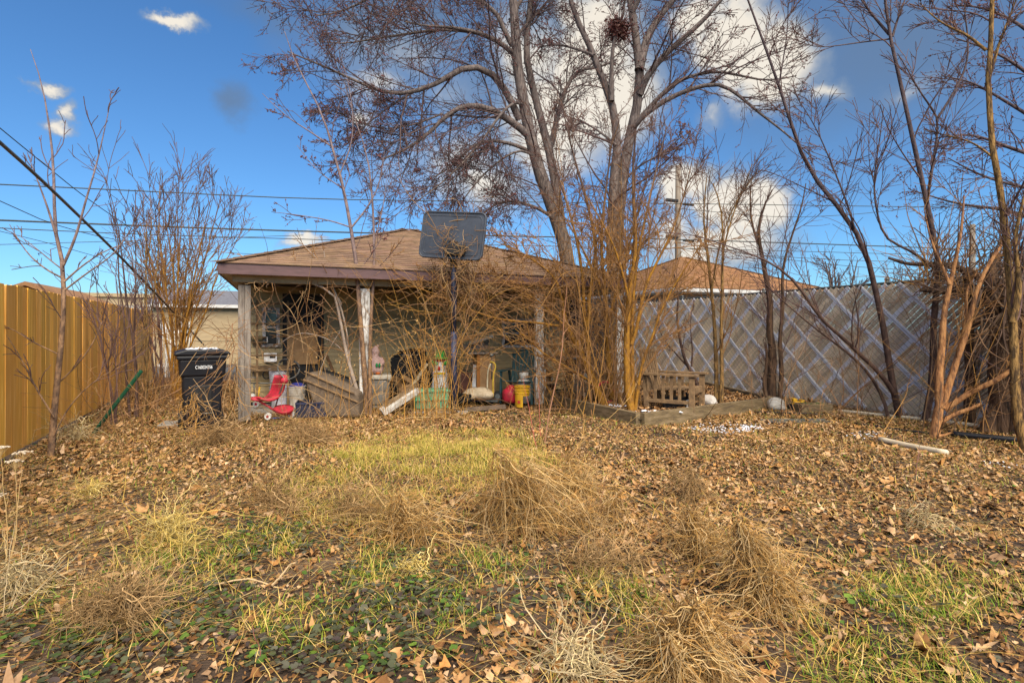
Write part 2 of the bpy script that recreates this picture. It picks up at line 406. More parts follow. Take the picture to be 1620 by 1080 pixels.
mat('tan_wall', (0.30, 0.21, 0.15), (0.24, 0.17, 0.12), 0.7, 4, (1, 1, 6))
mat('cream_wall', (0.36, 0.275, 0.16), (0.28, 0.21, 0.12), 0.7, 2, (1, 1, 8))
mat('grey_roof', (0.16, 0.16, 0.18), (0.10, 0.10, 0.115), 0.9, 12)
mat('brick_red', (0.24, 0.065, 0.04), (0.15, 0.04, 0.03), 0.8, 9)
mat('asphalt', (0.10, 0.095, 0.09), (0.06, 0.058, 0.055), 0.9, 12)
mat('concrete', (0.33, 0.30, 0.26), (0.20, 0.18, 0.15), 0.9, 8, bump=0.3)
mat('pole_wood', (0.20, 0.165, 0.13), (0.12, 0.098, 0.075), 0.9, 4, (5, 5, 0.5))
mat('bark_grey', (0.21, 0.14, 0.085), (0.055, 0.040, 0.030), 0.9, 8, (3, 3, 0.6), bump=1.0, bscale=18, spec=.1, zramp=(2.2, 6.0, (0.185, 0.150, 0.135), (0.060, 0.048, 0.047)), detail=10)
mat('twig_maple', (0.115, 0.075, 0.068), (0.06, 0.04, 0.042), 0.8, 3)
mat('bud', (0.17, 0.055, 0.045), (0.10, 0.035, 0.035), 0.7, 20, attr=True)
mat('bark_orange', (0.33, 0.165, 0.026), (0.105, 0.058, 0.026), 0.95, 11, (2, 2, 0.8), bump=0.8, bscale=30, c3=(0.25, 0.118, 0.02), spec=.1, zramp=(2.6, 4.0, (0.15, 0.10, 0.08), (0.07, 0.05, 0.045)), detail=10)
mat('twig_orange', (0.30, 0.155, 0.055), (0.15, 0.075, 0.032), 0.85, 4, spec=.1, zramp=(2.8, 3.8, (0.15, 0.09, 0.065), (0.09, 0.052, 0.045)))
mat('bark_brown', (0.125, 0.075, 0.058), (0.045, 0.029, 0.025), 0.9, 9, (2, 2, 0.8), bump=0.8, bscale=26, spec=.12, zramp=(1.8, 3.6, (0.125, 0.092, 0.092), (0.06, 0.044, 0.048)), detail=9)
mat('twig_brown', (0.14, 0.078, 0.062), (0.07, 0.04, 0.038), 0.85, 4)
mat('bark_peeled', (0.42, 0.205, 0.075), (0.13, 0.062, 0.030), 0.8, 7, (3, 3, 0.7), bump=0.8, bscale=22, lo=.40, hi=.57, c3=(0.30, 0.135, 0.05), zramp=(2.4, 3.4, (0.25, 0.14, 0.10), (0.14, 0.08, 0.065)), detail=9)
mat('bark_yellow', (0.29, 0.17, 0.06), (0.075, 0.048, 0.026), 0.9, 10, (3, 3, 0.8), bump=1.0, bscale=26, lo=.4, hi=.58, spec=.1, detail=9)
mat('bark_sapling', (0.26, 0.155, 0.085), (0.095, 0.06, 0.042), 0.85, 11, (2, 2, 0.8), bump=0.7, lo=.4, hi=.6, spec=.1, zramp=(1.6, 3.0, (0.22, 0.165, 0.16), (0.13, 0.095, 0.10)))
mat('bark_pale', (0.36, 0.29, 0.23), (0.19, 0.14, 0.11), 0.85, 8, (2, 2, 0.8), bump=0.4)
mat('bark_rot', (0.12, 0.068, 0.036), (0.018, 0.012, 0.010), 0.95, 7, (4, 4, 0.8), bump=1.0, bscale=14, c3=(0.085, 0.048, 0.028), detail=10)
mat('vine', (1, 1, 1), (0.7, 0.66, 0.6), 0.85, 6, attr=True)
mat('snow', (0.72, 0.74, 0.80), (0.60, 0.63, 0.70), 0.6, 20)
mat('tint', (1, 1, 1), (0.58, 0.54, 0.49), 0.65, 6, attr=True, bump=0.12, detail=9, lo=.40, hi=.60)
mat('tint_shiny', (1, 1, 1), (0.86, 0.86, 0.86), 0.35, 7, attr=True)
mat('cardboard', (0.40, 0.24, 0.11), (0.29, 0.165, 0.075), 0.8, 4, attr=True)
mat('burlap', (0.17, 0.125, 0.085), (0.09, 0.065, 0.045), 0.95, 26, bump=0.6, bscale=60)
mat('red_plastic', (0.46, 0.022, 0.045), (0.24, 0.022, 0.03), 0.5, 8, lo=.4, hi=.6, detail=9)
mat('yellow_plastic', (0.70, 0.40, 0.02), (0.50, 0.27, 0.02), 0.45, 8)
mat('mint_plastic', (0.20, 0.52, 0.28), (0.13, 0.38, 0.20), 0.5, 8)
mat('pvc', (0.60, 0.52, 0.38), (0.44, 0.36, 0.25), 0.6, 5)
mat('dark_green', (0.012, 0.075, 0.035), (0.008, 0.05, 0.024), 0.45, 8)
mat('chair_green', (0.030, 0.075, 0.080), (0.018, 0.05, 0.055), 0.5, 8)

# ------------------------------------------------------------------ ground
n = 150
xs = np.concatenate([[-400, -120, -40, -15], np.linspace(-7, 13, n), [20, 45, 120, 400]])
ys = np.concatenate([[-400, -100, -20], np.linspace(-2, 19, n), [24, 40, 120, 400]])
X, Y = np.meshgrid(xs, ys); near = ((X > -7) & (X < 13) & (Y > -2) & (Y < 19))
Z = np.where(near, gz(X, Y), 0.0) + np.where(near, RNG.normal(0, 0.006, X.shape), 0)
nx, ny = len(xs), len(ys)
i, j = np.meshgrid(np.arange(nx - 1), np.arange(ny - 1)); q = (j * nx + i).ravel()
m = MB(); m.add(np.stack([X, Y, Z], -1).reshape(-1, 3), np.stack([q, q + 1, q + nx + 1, q + nx], 1)); tag(m.build('ground', 'soil', None, True), kind='structure')
m = MB(); m.box((0, 21.5, 0.02), (160, 4.2, 0.12)); tag(m.build('alley_road', 'asphalt'), kind='structure')
m = MB(); m.box((2.75, 13.0, 0.0), (6.9, 6.1, 0.07)); tag(m.build('porch_slab', 'concrete', bevel=0.01), kind='structure')

# ------------------------------------------------------------------ hip roof with courses of shingles
def hip_roof(x0, x1, y0, y1, z0, apexes, name, m_, parent, rng, expo=0.14, tab=0.3):
    mb = MB(); (ax0, ay0, az), (ax1, ay1, _) = apexes
    cor = [np.array(c, float) for c in ((x0, y0, z0), (x1, y0, z0), (x1, y1, z0), (x0, y1, z0))]
    A0, A1 = np.array((ax0, ay0, az), float), np.array((ax1, ay1, az), float)
    tops = [(A0, A1), (A1, A1), (A1, A0), (A0, A0)]
    if ay1 > ay0 + .01: tops = [(A0, A0), (A0, A1), (A1, A1), (A1, A0)]
    for k in range(4):
        a, b = cor[k], cor[(k + 1) % 4]; ta, tb = tops[k]
        nrm = np.cross(b - a, ta - a); nrm /= np.linalg.norm(nrm)
        h = np.linalg.norm(0.5 * (ta + tb) - 0.5 * (a + b)); nc = int(h / expo) + 1
        mb.add([a, b, tb, ta], [(0, 1, 2, 3)] if np.linalg.norm(ta - tb) > .01 else [(0, 1, 2)], (.5, .45, .4))
        for c in range(nc):
            s0, s1 = c / nc, min((c + 1.15) / nc, 1)
            l0, r0, l1, r1 = a + (ta - a) * s0, b + (tb - b) * s0, a + (ta - a) * s1, b + (tb - b) * s1
            w = np.linalg.norm(r0 - l0); nt_ = max(1, int(w / tab))
            e = np.linspace(0, 1, nt_ + 1) + (rng.uniform(-.3, .3) / nt_ if nt_ > 2 else 0); e[0] = 0; e[-1] = 1
            e = np.clip(e, 0, 1)
            for t in range(nt_):
                lift = nrm * (0.015 + rng.uniform(0, 0.005)); lo_ = nrm * 0.004
                q = [l0 + (r0 - l0) * e[t] + lift, l0 + (r0 - l0) * e[t + 1] + lift, l1 + (r1 - l1) * e[t + 1] + lo_, l1 + (r1 - l1) * e[t] + lo_,
                     l0 + (r0 - l0) * e[t] + lo_ * .5, l0 + (r0 - l0) * e[t + 1] + lo_ * .5]
                g = rng.uniform(0.86, 1.12) * (1 + 0.06 * np.sin(c * 1.7 + k)); mb.add(q, [(0, 1, 2, 3), (4, 5, 1, 0)], (g, g * rng.uniform(.95, 1.03), g * rng.uniform(.92, 1.05)))
    for k in range(4):      # hip caps
        a, tp = cor[k], tops[k][0]; nseg = int(np.linalg.norm(tp - a) / 0.2)
        for c in range(nseg):
            p, q = a + (tp - a) * c / nseg, a + (tp - a) * (c + 1.1) / nseg
            g = rng.uniform(.8, 1.1); mb.bar(p + (0, 0, .02), q + (0, 0, .010), 0.24, 0.012, col=(g, g, g))
    return mb.build(name, m_, parent)
def lap_siding(mb, p0, p1, z0, z1, out, lap=0.1):
    p0, p1, out = [np.append(np.asarray(v, float), 0) for v in (p0, p1, out)]
    k = int((z1 - z0) / lap)
    for c in range(k):
        a = z0 + (z1 - z0) * c / k; b = z0 + (z1 - z0) * (c + 1) / k; up = np.array((0, 0, 1.))
        mb.add([p0 + out * .016 + up * a, p1 + out * .016 + up * a, p1 + out * .003 + up * b, p0 + out * .003 + up * b, p0 + up * a, p1 + up * a], [(0, 1, 2, 3), (4, 5, 1, 0)])

# ------------------------------------------------------------------ the garage with its porch
gx0, gx1, gy0, gy1 = -0.88, 6.35, 9.0, 16.2
gar = thing('garage', 'tan sided garage with a brown shingle hip roof over a junk filled open porch', 'garage', (0, 0, 0))
EZ = 2.375
hip_roof(gx0 - .03, gx1 + .03, gy0 - .03, gy1 + .03, EZ, ((2.55, 12.6, 3.70), (2.75, 12.6, 3.70)), 'roof', 'shingle', gar, np.random.default_rng(3))
m = MB()
for a, b in (((gx0, gy0), (gx1, gy0)), ((gx1, gy0), (gx1, gy1)), ((gx1, gy1), (gx0, gy1)), ((gx0, gy1), (gx0, gy0))):
    m.bar((*a, 2.295), (*b, 2.295), 0.025, 0.155)
m.build('fascia', 'fascia_brown', gar, bevel=0.004)
m = MB()
for k in range(24):
    y = gy0 + 0.02 + k * 0.3; m.box(((gx0 + gx1) / 2, y + .147, 2.232), (gx1 - gx0 - .03, 0.288, 0.012))
m.build('soffit', 'beige_trim', gar)
m = MB(); m.box((2.73, 9.30, 2.175), (6.9, 0.10, 0.10)); m.build('porch_beam', 'beige_trim', gar, bevel=0.004)
WY = 11.0
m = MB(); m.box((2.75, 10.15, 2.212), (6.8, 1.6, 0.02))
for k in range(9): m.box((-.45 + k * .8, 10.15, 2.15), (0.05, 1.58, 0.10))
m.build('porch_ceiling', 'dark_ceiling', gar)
m = MB()
lap_siding(m, (-.72, WY), (6.2, WY), 0.08, 2.2, (0, -1))
lap_siding(m, (-.72, 16.0), (-.72, WY), 0.08, 2.2, (-1, 0)); lap_siding(m, (6.2, WY), (6.2, 16.0), 0.08, 2.2, (1, 0)); lap_siding(m, (6.2, 16.0), (-.72, 16.0), 0.08, 2.2, (0, 1))
m.box((-.72, WY, 1.14), (.07, .07, 2.12)); m.box((6.2, WY, 1.14), (.07, .07, 2.12))
m.build('wall', 'siding', gar)
m = MB()
for px, X in ((0, -.588), (1, 1.22), (2, 4.39), (3, 6.15)): pass
for k, X in enumerate((-.56, 1.22, 4.39, 6.15)):
    m = MB(); z0, z1 = 0.02, 2.08
    for j in range(2):
        pts = np.linspace(z0, z1, 12)
        m.bar((X + (.05 if k == 0 else 0.0) * 0 + j * .085 - .04, 9.28 + j * .02, z0), (X + j * .085 - .04, 9.28 + j * .02, z1), 0.088, 0.085, (0, 1, 0))
    o = m.build('post', 'grey_wood' if k == 0 else 'old_white_paint', gar, bevel=0.008)
    if k == 0: o['label'] = 'bare weathered corner post'
def window(X0, X1, z0, z1, parent, y=WY, name='window', cols=2):
    f = MB(); w = 0.055
    f.box(((X0 + X1) / 2, y - .03, z1), (X1 - X0 + w, .06, w)); f.box(((X0 + X1) / 2, y - .04, z0), (X1 - X0 + w + .05, .08, w))
    for x in (X0, X1): f.box((x, y - .03, (z0 + z1) / 2), (w, .056, z1 - z0))
    f.box(((X0 + X1) / 2, y - .028, (z0 + z1) / 2), (X1 - X0, .045, .035))
    o = f.build(name, 'old_white_paint', parent, bevel=.003)
    g = MB(); g.box(((X0 + X1) / 2, y - .018, (z0 + z1) / 2), (X1 - X0 - w, .012, z1 - z0 - w)); g.build('pane', 'dark_glass', o)
    return o
def wallx(px, y=WY):
    r = (px - PX) / FOC; return y * (SN + r * CS) / (CS - r * SN)
window(wallx(418), wallx(440), 1.12, 1.78, gar); window(wallx(795), wallx(852), 1.05, 1.62, gar)
m = MB(); xa, xb = wallx(447), wallx(512); m.box(((xa + xb) / 2, WY - .03, 1.09), (xb - xa, .05, 1.96)); d_ = m.build('door', 'dull_black', gar, bevel=.005)
m = MB(); m.ball((xa + .08, WY - .09, 1.0), .03); m.build('handle', 'galvanised', d_, True)
m = MB(); xa, xb = wallx(895), wallx(962); m.box(((xa + xb) / 2, WY - .03, 1.09), (xb - xa, .05, 1.96)); m.build('door', 'dull_black', gar, bevel=.005)['label'] = 'dark door behind the orange stems'
m = MB(); p = P(748, 462, 9.9); m.lathe([(.015, .16), (.02, .10), (.055, .085), (.062, 0.04), (.045, -.03), (.01, -.05)], 14, p); m.build('porch_lamp', 'white_paint', gar, True)

# ------------------------------------------------------------------ the neighbour's garage beyond the chain link fence
nb = thing('garage', 'tan roofed garage with white gutters rising behind the slatted chain link fence', 'garage', (0, 0, 0))
nx0, nx1, ny0, ny1 = 10.05, 17.0, 12.46, 20.0
hip_roof(nx0, nx1, ny0, ny1, 2.60, ((13.45, 16.2, 4.05), (13.6, 16.2, 4.05)), 'roof', 'shingle_tan', nb, np.random.default_rng(5), 0.15, 0.34)
m = MB()
for a, b in (((nx0, ny0), (nx1, ny0)), ((nx1, ny0), (nx1, ny1)), ((nx1, ny1), (nx0, ny1)), ((nx0, ny1), (nx0, ny0))): m.bar((*a, 2.53), (*b, 2.53), 0.12, 0.11)
m.build('gutter', 'gutter_white', nb, bevel=.02)
m = MB(); m.box(((nx0 + nx1) / 2, (ny0 + ny1) / 2, 2.46), (nx1 - nx0 - .1, ny1 - ny0 - .1, .02)); m.build('soffit', 'white_paint', nb)
m = MB(); m.box(((nx0 + nx1) / 2, (ny0 + ny1) / 2, 1.22), (nx1 - nx0 - .7, ny1 - ny0 - .7, 2.44)); m.build('wall', 'tan_wall', nb)

# ------------------------------------------------------------------ buildings across the alley
def gable_house(name, label, x0, x1, y0, y1, zw, zr, roof, wall, along='x'):
    t = thing(name, label, 'garage', (0, 0, 0))
    m = MB(); m.box(((x0 + x1) / 2, (y0 + y1) / 2, zw / 2), (x1 - x0, y1 - y0, zw)); m.build('wall', wall, t)
    m = MB(); o = .25
    if along == 'x':
        ym = (y0 + y1) / 2; m.prism([(y0 - o, zw - .08), (ym, zr - .08), (y1 + o, zw - .08), (y1 + o, zw + .03), (ym, zr + .06), (y0 - o, zw + .03)], -(x1 + o), -(x0 - o), rot=(0, 0, math.pi / 2))
    else:
        xm = (x0 + x1) / 2; m.prism([(x0 - o, zw - .08), (xm, zr - .08), (x1 + o, zw - .08), (x1 + o, zw + .03), (xm, zr + .06), (x0 - o, zw + .03)], y0 - o, y1 + o)
    m.build('roof', roof, t)
    m = MB(); m.bar((x0 - o, y0 - o - .03, zw - .02), (x1 + o, y0 - o - .03, zw - .02), .08, .12); m.build('gutter', 'gutter_white', t)
    m = MB(); m.box(((x0 + x1) / 2, y0 - .02, 1.1), (2.4, .04, 2.1))
    for z in (.5, 1.0, 1.5): m.box(((x0 + x1) / 2, y0 - .045, z), (2.4, .02, .04))
    m.build('garage_door', 'cream_wall', t)
    return t
gable_house('garage', 'cream garage with a grey roof glimpsed between the bare shrubs and the porch', -4.6, -0.9, 24.5, 31, 2.35, 3.1, 'grey_roof', 'cream_wall')
gable_house('garage', 'garage with an orange tan roof peeking over the left wooden fence', -10.6, -6.2, 24.6, 30, 2.0, 3.05, 'shingle_tan', 'brick_red', 'y')
t = thing('building', 'long low flat roofed building with a pale stripe far behind the wooden fence', 'building')
m = MB(); m.box((-18, 44, 1.3), (40, 8, 2.6)); m.build('wall', 'brick_red', t)
m = MB(); m.box((-18, 44, 3.25), (40.6, 8.6, .65)); m.box((-18, 39.65, 3.5), (40.7, .2, .22)); m.build('roof_edge', 'cream_wall', t)
m = MB(); m.box((-18, 39.6, 2.75), (40.8, .7, .30)); m.build('canopy', 'concrete', t)

# ------------------------------------------------------------------ wooden privacy fence, left
def pt_on(a, b, s): return (a[0] + (b[0] - a[0]) * s, a[1] + (b[1] - a[1]) * s)
fa, fb = (-2.42, 1.0), (-3.40, 18.0)
fn = thing('wooden_fence', 'tall golden brown board fence along the left side of the yard', 'fence', (0, 0, 0))
m = MB(); Ln = math.dist(fa, fb); nb_ = int(Ln / 0.165); ang = math.atan2(fb[1] - fa[1], fb[0] - fa[0]); r_ = np.random.default_rng(11)
for k in range(nb_):
    p = pt_on(fa, fb, (k + .5) / nb_); h = 1.90 + r_.uniform(-.008, .008); g = r_.uniform(.78, 1.0) if r_.uniform() < .70 else r_.uniform(1.06, 1.30)
    z0 = 0.03; w = .1615; c = (g, g * r_.uniform(.92, 1.06), g * r_.uniform(.85, 1.2))
    R = Euler((0, 0, ang)).to_matrix()
    pr = [(-w / 2, z0), (w / 2, z0), (w / 2, h - .012), (w / 2 - .012, h), (-w / 2 + .012, h), (-w / 2, h - .012)]
    m.prism(pr, -.009 + r_.uniform(-.001, .001), .009, rot=(r_.normal(0, .002), r_.normal(0, .0015), ang), c=(p[0], p[1], 0), col=c)
m.build('boards', 'fence_wood', fn)
nrm = (math.sin(ang), -math.cos(ang))
for z in (.35, 1.0, 1.62):
    m = MB(); m.bar((fa[0] - nrm[0] * .04, fa[1] - nrm[1] * .04, z), (fb[0] - nrm[0] * .04, fb[1] - nrm[1] * .04, z), .04, .09); m.build('rail', 'fence_wood', fn)
# ------------------------------------------------------------------ lattice and white slatted gate at the back end of the yard
t = thing('gate', 'narrow white slatted gate at the far end of the wooden fence', 'gate', (-3.0, 18.4, 0))
for k in range(7):
    m = MB(); m.box((-.25 + k * .12, 0, .85), (.07, .02, 1.6)); m.build('slat', 'white_paint', t)
for z in (.4, 1.35):
    m = MB(); m.box((.1, .03, z), (.9, .03, .09)); m.build('rail', 'white_paint', t)

# ------------------------------------------------------------------ chain link fence with privacy slats, right
cl = thing('chain_link_fence', 'chain link fence woven with tan and white diagonal privacy slats', 'fence', (9.42, 0, 0))
FY0, FY1, FZ0, FZ1 = 0.5, 15.2, 0.04, 2.17
def diag(mb, c0, sgn, w, t, x, col, seg=None):
    """strip in the fence plane: y = c0 + sgn * z, clipped to the fence rectangle"""
    z0, z1 = FZ0, FZ1
    ya, yb = c0 + sgn * z0, c0 + sgn * z1
    def clip(z): return z
    zs = [z0, z1]
    lo, hi = FY0, FY1
    za = (lo - c0) * sgn; zb = (hi - c0) * sgn
    z0 = max(z0, min(za, zb)); z1 = min(z1, max(za, zb))
    if z1 - z0 < .06: return
    a = (x, c0 + sgn * z0, z0); b = (x, c0 + sgn * z1, z1)
    mb.bar(a, b, w, t, (1, 0, 0), col)
rr = np.random.default_rng(21)
mt_, mw = MB(), MB(); pitch = 0.112; k = 0
c0 = FY0 - 2.3
# "/" in the picture (rising towards the right = towards the camera): y falls as z rises
k = 0; c = FY0
while c < FY1 + 2.3:
    g = rr.uniform(.70, 1.14)
    if k % 6 == 4: diag(mw, c, -1, .076, .010, -.012, (1, 1, 1))
    else:
      for ww, xx in ((.071, .0), (.046, -.003)): diag(mt_, c + rr.uniform(-.004, .004), -1, ww, .010, xx + rr.uniform(-.002, .002), (g, g * rr.uniform(.96, 1.02), g * rr.uniform(.9, 1.02)))
    c += pitch; k += 1
k = 0; c = FY0 - 2.3
while c < FY1:
    if k % 6 == 2: diag(mw, c, 1, .068, .010, -.017, (1, 1, 1))
    c += pitch; k += 1
mt_.build('tan_slats', 'slat_tan', cl); mw.build('white_slats', 'slat_white', cl)
m = MB(); c = FY0 - 2.3
A = []
while c < FY1 + 2.4:
    for sgn, x in ((1, -.027),):
        z0, z1 = FZ0, FZ1; za = (FY0 - c) * sgn; zb = (FY1 - c) * sgn
        z0 = max(z0, min(za, zb)); z1 = min(z1, max(za, zb))
        off = pitch / 2 if sgn == -1 else 0
        if z1 - z0 > .06: A.append([(x, c + off + sgn * (z0 + (z1 - z0) * s), z0 + (z1 - z0) * s) for s in (0, .5, 1)])
    c += pitch
A = np.array(A); strands(m, A, .0030, .0030, 4); m.build('wire_mesh', 'wire_dark', cl)
m = MB(); m.tube([(0.02, FY0, FZ1 + .02), (0.02, FY1, FZ1 + .02)], .026, 8); m.build('top_rail', 'wire_dark', cl, True)
for y in np.arange(1.0, 15.3, 2.6):
    m = MB(); m.tube([(.05, y, -.1), (.05, y, FZ1 + .08)], .032, 10); m.ball((.05, y, FZ1 + .09), (.04, .04, .035)); m.build('post', 'galvanised', cl, True)
# yellow leaves caught behind the slats
m = MB(); ps = np.array([(9.46 + rr.uniform(0, .05), rr.uniform(6.2, 11.5), rr.uniform(.05, .5)) for _ in range(260)])

# ------------------------------------------------------------------ utility poles and wires along the alley
def pole(label, px, py_top, Y, r, arms=()):
    b = P(px, 500, 10); rr_ = (px - PX) / FOC; X = Y * (SN + rr_ * CS) / (CS - rr_ * SN)
    d = X * SN + Y * CS; zt = EYE + (PY - py_top) / FOC * d
    t = thing('utility_pole', label, 'utility pole', (X, Y, 0))
    m = MB(); m.tube([(0, 0, 0), (0.03, 0, zt)], [r * 1.15, r * .85], 12); m.build('pole', 'pole_wood', t, True)
    return t, X, zt, d
t, X1, Z1, D1 = pole('bare wooden utility pole rising behind the tan garage roof', 1072, 262, 24.0, .16)
for zz in (EYE + (PY - 377) / FOC * D1, EYE + (PY - 320) / FOC * D1):
    m = MB(); m.box((-.55, -.22, zz), (.75, .16, .16)); m.build('splice_box', 'dull_black', t, bevel=.03)
    m = MB(); m.box((.55, -.22, zz - .12), (.7, .14, .12)); m.build('splice_box', 'dull_black', t, bevel=.03)
pole('grey utility pole far beyond the overgrown corner of the slatted fence', 1538, 355, 24.0, .20)
def wire(label, pts, r, group='power lines over the alley'):
    m = MB(); q = np.array([P(*p) for p in pts]); m.tube(q, r, 6, smooth=24); tag(m.build('power_line', 'wire_dark', None, True), label, 'wire', group)
WG = 'overhead wire strung along the alley behind the garages'
wire('highest thick wire sagging across the whole sky behind the trees', [(-60, 289, 17), (240, 303, 19.5), (480, 315, 21.5), (760, 319, 24), (1072, 322, 27.5), (1640, 330, 34)], .020)
wire('dark double cable running just above the garage roof peak', [(-60, 346, 17), (240, 358, 19.5), (480, 366, 21.5), (760, 373, 24), (1072, 378, 27.5), (1640, 398, 34)], .030)
wire('cable just under the dark double cable, passing the roof peak', [(-60, 358, 17), (240, 372, 19.5), (480, 378, 21.5), (760, 388, 24), (1072, 392, 27.5), (1640, 408, 34)], .016)
wire('thin wire falling steeply from the top left edge to the shrub tops', [(-40, 170, 12), (60, 252, 14), (150, 325, 17), (330, 440, 24)], .012)
wire('thin wire crossing low over the wooden fence into the shrubs', [(-40, 300, 14), (120, 372, 18), (330, 400, 24), (600, 410, 30)], .012)
wire('lowest thin wire at the left, running nearly level over the fence', [(-40, 388, 17), (240, 380, 19.5), (480, 372, 21.5)], .010)
wire('faint wire dropping over the left fence towards the low building', [(-40, 356, 17), (120, 395, 20), (260, 440, 25)], .010)
wire('upper of the right hand wires seen through the saplings', [(1072, 330, 27.5), (1300, 350, 28), (1640, 300, 28)], .014)
wire('middle of the right hand wires, sagging above the chain link fence', [(1072, 392, 27.5), (1300, 412, 28), (1640, 418, 28)], .014)
wire('lower right hand wire running close above the chain link fence top', [(1072, 384, 27.5), (1340, 425, 28), (1640, 432, 28)], .014)
m = MB(); q = np.array([P(-60, 178, 4.6), P(0, 224, 5), P(100, 317, 6.3), P(205, 420, 8.6), P(322, 545, 13.5)]); m.tube(q, .017, 8, smooth=24)
tag(m.build('service_cable', 'galvanised', None, True), 'thick grey cable slanting down from the upper left corner behind the dustbin', 'cable')
# ------------------------------------------------------------------ ground cover: leaf litter, straw, grass, ivy
def in_yard(x, y):
    fx = -2.42 + (y - 1.0) / 17.0 * -0.98
    ok = (x > fx + .05) & (x < 9.38) & (y < 18)
    porch = (x > -.7) & (x < 6.2) & (y > 10.0) & (y < 16.1)
    return ok & ~porch
def field(rng, n, z0=1.7, z1=15.0, power=1.0):
    """random ground points inside the wedge in front of the camera, roughly even over the ground"""
    zc = np.sqrt(rng.uniform(0, 1, n) ** power * (z1 ** 2 - z0 ** 2) + z0 ** 2); xc = zc * rng.uniform(-1.05, 1.05, n)
    x = xc * CS + zc * SN; y = -xc * SN + zc * CS
    k = in_yard(x, y); return x[k], y[k], zc[k]
def soft(px, py, cx, cy, rx, ry): return np.clip(1.6 * (1 - np.sqrt(((px - cx) / rx) ** 2 + ((py - cy) / ry) ** 2)), 0, 1)
def fbm(x, y, s, seed):
    r = np.random.default_rng(seed); v = 0; a = 1
    for _ in range(4):
        t = r.uniform(0, 6.28, 4); th = r.uniform(0, 3.14); u = x * np.cos(th) + y * np.sin(th); w = -x * np.sin(th) + y * np.cos(th)
        v = v + a * (np.sin(u * s + t[0] + 1.3 * np.sin(w * s * .7 + t[1])) * np.sin(w * s + t[2] + 1.1 * np.sin(u * s * .8 + t[3]))); s *= 2.05; a *= .6
    return v
def bare(px, py): return np.maximum.reduce([soft(px, py, 860, 668, 170, 22), soft(px, py, 1080, 690, 130, 26), soft(px, py, 420, 735, 150, 30) * .5, soft(px, py, 1440, 695, 130, 20) * .6, soft(px, py, 250, 790, 110, 50) * .4])
def mound(px, py): return np.maximum.reduce([soft(px, py, 690, 735, 210, 58), soft(px, py, 760, 720, 120, 45), soft(px, py, 560, 790, 170, 50) * .5])
def ivyzone(px, py): return np.maximum.reduce([soft(px, py, 470, 1000, 400, 150), soft(px, py, 700, 910, 230, 90) * .8, soft(px, py, 130, 1040, 200, 110) * .9, soft(px, py, 440, 870, 160, 60) * .5, soft(px, py, 930, 960, 160, 80) * .35, soft(px, py, 1350, 950, 200, 60) * .25])
def grasszone(px, py): return np.maximum.reduce([soft(px, py, 1480, 1040, 330, 150) * .6, soft(px, py, 1400, 930, 220, 60) * .6, soft(px, py, 660, 900, 190, 70) * .8, soft(px, py, 660, 990, 150, 90) * .5, soft(px, py, 990, 940, 120, 60) * .8, soft(px, py, 300, 890, 140, 40) * .5, mound(px, py) * .55, soft(px, py, 1060, 1000, 130, 60) * .4, soft(px, py, 300, 990, 330, 90) * .45, soft(px, py, 450, 860, 150, 60) * .5])

ang = np.array([0, 22, 38, 62, 90, 118, 142, 158, 180, 215, 270, 325]) * np.pi / 180 - np.pi / 2 + np.pi / 2
rad = np.array([1.0, .72, .92, .64, 1.08, .66, .92, .70, .98, .70, .66, .68])
LV = np.stack([np.cos(ang) * rad, np.sin(ang) * rad, 0 * ang], 1) * .5
LV = np.concatenate([[(0, -.02, 0)], LV]); LF = np.array([(0, 1 + i, 1 + (i + 1) % 12) for i in range(12)])
OV = np.array([(0, -.5, 0), (.17, -.22, 0), (.12, .0, 0), (.22, .18, 0), (0, .5, 0), (-.22, .18, 0), (-.12, .0, 0), (-.17, -.22, 0), (0, .0, 0)]); OF = np.array([(8, i, (i + 1) % 8) for i in range(8)])
def curled(rng, V, n, amt):
    W = np.repeat(V[None], n, 0); x, y = W[:, :, 0], W[:, :, 1]; a = rng.normal(0, amt, (n, 1)); b = rng.normal(0, amt, (n, 1)); t = rng.normal(0, amt, (n, 1))
    W[:, :, 2] = 1.6 * (a * x * x + b * y * y) * 1.6 + t * x * y * 2 + rng.normal(0, .05, x.shape); sh = rng.uniform(.65, 1.0, (n, 1)); W[:, :, 0] *= sh
    return W
PAL = np.array([(.43, .255, .12), (.35, .195, .08), (.53, .36, .21), (.25, .13, .055), (.58, .42, .28), (.15, .083, .042), (.45, .24, .085), (.41, .27, .165), (.09, .053, .032)])
def leaf_cols(rng, n):
    c = PAL[rng.choice(len(PAL), n, p=[.2, .16, .14, .14, .07, .11, .08, .07, .03])]; return c * rng.uniform(.70, 1.18, (n, 1)) * (1.0, .95, .86)
m = MB(); rng = np.random.default_rng(31)
x, y, zc = field(rng, 185000, 1.7, 15.0, 0.9)
px, py, _ = pix(x, y); keep = rng.uniform(0, 1, len(x)) < np.clip(1.0 - .82 * bare(px, py) - .62 * mound(px, py) - .30 * ivyzone(px, py) - .50 * grasszone(px, py) - .55 * soft(px, py, 60, 900, 260, 130) - .5 * np.clip(fbm(x, y, 1.3, 5), 0, 1) - .5 * np.clip(fbm(x, y, 4.5, 6), 0, 1), .06, 1)
x, y, zc = x[keep], y[keep], zc[keep]; nl = len(x)
big = np.clip(rng.lognormal(np.log(.041), .46, nl), .015, .13)
z = gz(x, y) + .006 + rng.uniform(0, .022, nl)
pos = np.stack([x, y, z], 1); cols = leaf_cols(rng, nl); Rm = rotmats(rng, nl, .27)
s1 = (rng.uniform(0, 1, nl) < .62)
for sel, V, F, k in ((s1, LV, LF, 1.0), (~s1, OV, OF, 1.25)):
    scatter(m, curled(rng, V, sel.sum(), .42), F, pos[sel], Rm[sel], (big[sel] * k)[:, None], cols[sel])
